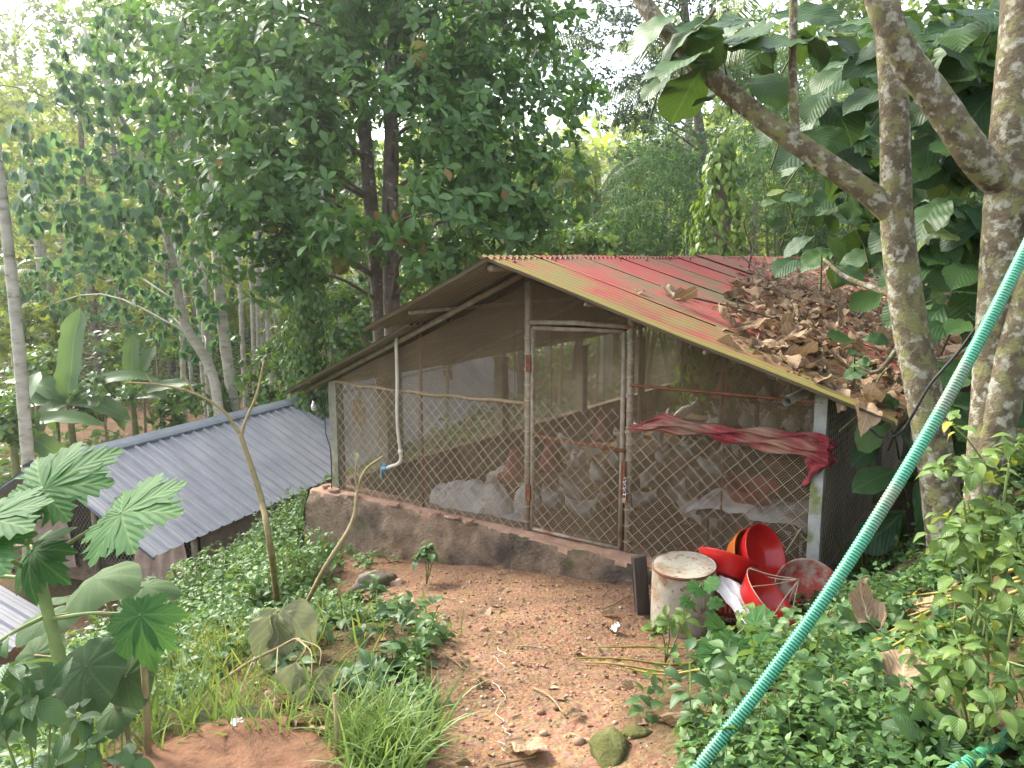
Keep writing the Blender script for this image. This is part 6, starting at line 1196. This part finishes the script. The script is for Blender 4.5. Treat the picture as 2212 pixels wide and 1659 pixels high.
tag(put('ground_litter', cloudmesh('ground_litter', T_dry, np.c_[x, y, ground(x, y) + .008], unit(np.c_[RNG.normal(size=(n, 2)), np.zeros(n)]), np.array([[0, 0, 1.]]) + RNG.normal(size=(n, 3)) * .25, RNG.uniform(.025, .08, n), M_dryc)), 'small brown leaf litter strewn over the soil', 'leaf litter', kind='stuff')
# yellow frond stalks across the right foreground
M_stalk = surf('yellow_stalk', [(.3, (.12, .115, .03)), (.55, (.27, .23, .05)), (.8, (.38, .32, .09))], 12, .6, .1, stretch=(1, 1, 1)); 
ST = [(1240, 1432, 1700, 1375), (1260, 1450, 1760, 1390), (1290, 1420, 1660, 1350), (1300, 1440, 1800, 1400), (1350, 1455, 1780, 1410), (1420, 1410, 1740, 1360), (1680, 1470, 2000, 1310), (1700, 1485, 2030, 1330), (1720, 1460, 1980, 1300), (1760, 1480, 2060, 1340), (1800, 1440, 2090, 1290), (1850, 1460, 2110, 1350), (1900, 1330, 2200, 1265), (1920, 1345, 2205, 1280), (1940, 1320, 2190, 1255), (1700, 1500, 1900, 1400), (1650, 1480, 1850, 1390), (1960, 1350, 2200, 1300)]
for k, (x0, y0, x1, y1) in enumerate(ST):
    a, b_ = hit(x0, y0), hit(x1, y1); pts = []
    for i in range(9): q = a.lerp(b_, i / 8); q = on_ground(q, .03 + .012 * (k % 3) + .01 * math.sin(i + k)); pts.append(q)
    tag(G().tube(curve(pts, 3), lerps([.004, .008, .009], 25), 5).build('frond_stalk', M_stalk), 'long yellow palm frond stalk lying in the bundle below the basins' if x0 < 1600 else 'long yellow palm frond stalk lying on the bank under the chilli bush', 'stalk', 'fallen frond stalks')
# twigs and strings on the path
for k, (x0, y0, x1, y1, lb) in enumerate([(960, 1420, 1000, 1450, 'short grey twig left of the pale strings'), (1150, 1490, 1220, 1550, 'thin brown twig slanting across the gravel'), (1120, 1400, 1180, 1408, 'pale straw lying on the path'), (1300, 1320, 1360, 1290, 'dry stick lying near the dark plank'), (1070, 1660, 1160, 1640, 'dark curved pod at the bottom of the path'), (900, 1290, 1000, 1300, 'thin twig on the upper path'), (1230, 1590, 1300, 1620, 'fine twig at the lower path')]):
    a, b_ = hit(x0, y0), hit(x1, y1); tag(G().tube(curve([a + Vector((0, 0, .012)), on_ground(a.lerp(b_, .5) + Vector((.01, .01, 0)), .014), b_ + Vector((0, 0, .012))], 4), .0045, 5).build('twig', M_twig), lb, 'twig', 'twigs on the path')
M_str = surf('pale_string', [(.3, (.42, .38, .30)), (.7, (.58, .54, .46))], 9, .9, 0)
for k, (px, py, L, lb) in enumerate([(1080, 1420, .5, 'tangled pale string in the middle of the path'), (1075, 1520, .45, 'frayed pale string lower on the path'), (1090, 1590, .3, 'pale root like string near the path edge')]):
    c = hit(px, py); pts = [on_ground((c.x + .02 * math.sin(i * 1.1 + k) + .02 * random.uniform(-1, 1), c.y + (i / 11 - .5) * L, 0), .012) for i in range(12)]; tag(G().tube(curve(pts, 4), .0017, 4).build('string', M_str), lb, 'string', 'strings on the path')
# a stake, sticks and scraps on the left
for (px, py, h, lb, r) in [(320, 1640, .5, 'short cut stake standing in the grass by the round leaves', .013), (725, 1650, .26, 'thin brown stake at the soil mound', .008)]:
    p = hit(px, py); tag(G().tube([p - Vector((0, 0, .05)), p + Vector((.01, 0, h * .5)), p + Vector((.0, .02, h))], r, 7).build('stake', M_stick), lb, 'stake', 'stakes')
# soil mound with crumbs
md = hit(520, 1640); m = surf('mound_soil', [(.3, (.12, .058, .033)), (.6, (.23, .12, .068)), (.8, (.30, .17, .10))], 9, 1, .9, 40)
g = G(); g.grid(50, 36, lambda u, v: Vector((lambda x, y: (md.x + x, md.y + y, gz(md.x + x, md.y + y) - .03 + (.07) * max(0, 1 - (x / .62) ** 2 - (y / .36) ** 2) ** .8 + .022 * fbm((x, y, 0), 9, 4)))((u - .5) * 1.3, (v - .5) * .76)))
tag(g.build('soil_mound', m), 'heap of loose red brown soil under the wilted leaves', 'soil heap')
# second small metal roof at the far left
s3o = on_ground((-6.4, 8.2)); sm = thing('small_metal_roof', 'low grey metal lean-to roof beyond the papaya', 'roof', (-6.9, 8.6, gz(-6.9, 8.6)), (0, 0, R(-19)))
Vr, Fr = ribsheet(1.03, 1.6)
gs2 = npmesh('roof_sheet', Vr, Fr, M_grey, smooth=False)
for i in range(2): put('roof_sheet', gs2, sm, (-.9, -1.0 + i * 1.025, .75), (0, R(18), 0))
for (x, y) in ((-.8, -.9), (-.8, .9), (.5, -.9), (.5, .9)): G().tube([(x, y, -.3), (x, y, .74 - .33 * (x + .9))], .03, 6).build('post', M_pipe, sm)

# dead branches and a dry frond lying on the roof
def deadb(lb, pts, tw, seed):
    b0 = Vector(pts[0]); root = thing('dead_branch', lb, 'branch', b0, group='dead branches on the roof'); rs = random.Random(seed); c = curve(pts, 6)
    G(b0).tube(c, lerps([.011, .005], len(c)), 6).build('stem', M_dkbranch, root)
    for k in range(tw):
        q = c[rs.randrange(3, len(c) - 1)]; e = q + Vector((rs.uniform(-.3, .3), rs.uniform(-.2, .2), rs.uniform(-.02, .28))); G(b0).tube(curve([q, q.lerp(e, .5) + Vector((.02, 0, .03)), e], 3), lerps([.005, .002], 7), 4).build('twig', M_twig, root)
deadb('dead branched twig standing on the ridge among dry leaves', [roofpt(.5, 4.6, .03), roofpt(.55, 4.5, .3), roofpt(.5, 4.3, .62), roofpt(.6, 4.4, .8)], 14, 1)
deadb('thin dead branch slanting from the ridge down the roof', [roofpt(.35, 3.4, .5), roofpt(.8, 3.3, .28), roofpt(1.3, 3.0, .08), roofpt(1.7, 2.8, .04)], 7, 2)
deadb('mossy dead stick lying across the leaf drift', [roofpt(1.0, .6, .04), roofpt(1.6, 1.0, .06), roofpt(2.1, 1.2, .06)], 5, 3)
deadb('long dead branch under the hanging teak leaves', [roofpt(1.3, 3.9, .06), roofpt(1.9, 3.2, .10), roofpt(2.6, 2.2, .12)], 8, 4)
M_dfr = leafmat('dry_frond', (.06, .045, .03), (.13, .10, .065), .05); dfm = frondmesh('dry_frond', 1.5, 34, .012, .34, M_dfr, .25, 5, .2)
df = put('dry_frond', dfm, None, roofpt(2.2, 2.6, .12), (.3, .1, R(40))); tag(df, 'dark dry palm frond like a comb on the leaf drift', 'frond')
# scraps of white plastic in the weeds
for k, (px, py) in enumerate([(560, 1440), (640, 1390), (515, 1575), (400, 1330), (1330, 1365)]):
    p = hit(px, py) + Vector((0, 0, .03)); g = G(); g.grid(7, 6, lambda u, v: Vector(((u - .5) * .08, (v - .5) * .05, .03 * fbm((u * 3 + k, v * 3, k), 1.5)))); tag(g.build('plastic_scrap', M_white, None, loc=p, rot=(.3, .2, k)), ['crumpled white plastic scrap in the grass below the sapling', 'white plastic scrap behind the wilted leaves', 'dirty white plastic scrap beside the soil heap', 'white plastic scrap under the drooping papaya leaf', 'pale scrap beside the dark plank foot'][k], 'scrap', 'plastic scraps')
# ------------------------------------------------------------ haze volume, added largely to stand in for lens glare
hm = bpy.data.materials.new('haze'); hm.use_nodes = True; nt = hm.node_tree; nt.nodes.clear()
pv = nt.nodes.new('ShaderNodeVolumePrincipled'); pv.inputs['Color'].default_value = (.93, .97, 1, 1); pv.inputs['Density'].default_value = .0012; pv.inputs['Anisotropy'].default_value = .68
oo = nt.nodes.new('ShaderNodeOutputMaterial'); nt.links.new(pv.outputs[0], oo.inputs['Volume'])
zlo = float(ZZ.min()) - 1
tag(G().box((0, 52, (32 + zlo) / 2), (260, 190, 32 - zlo)).build('haze', hm, None, False), 'pale haze in the air, mostly standing in for lens glare', 'haze', kind='stuff')
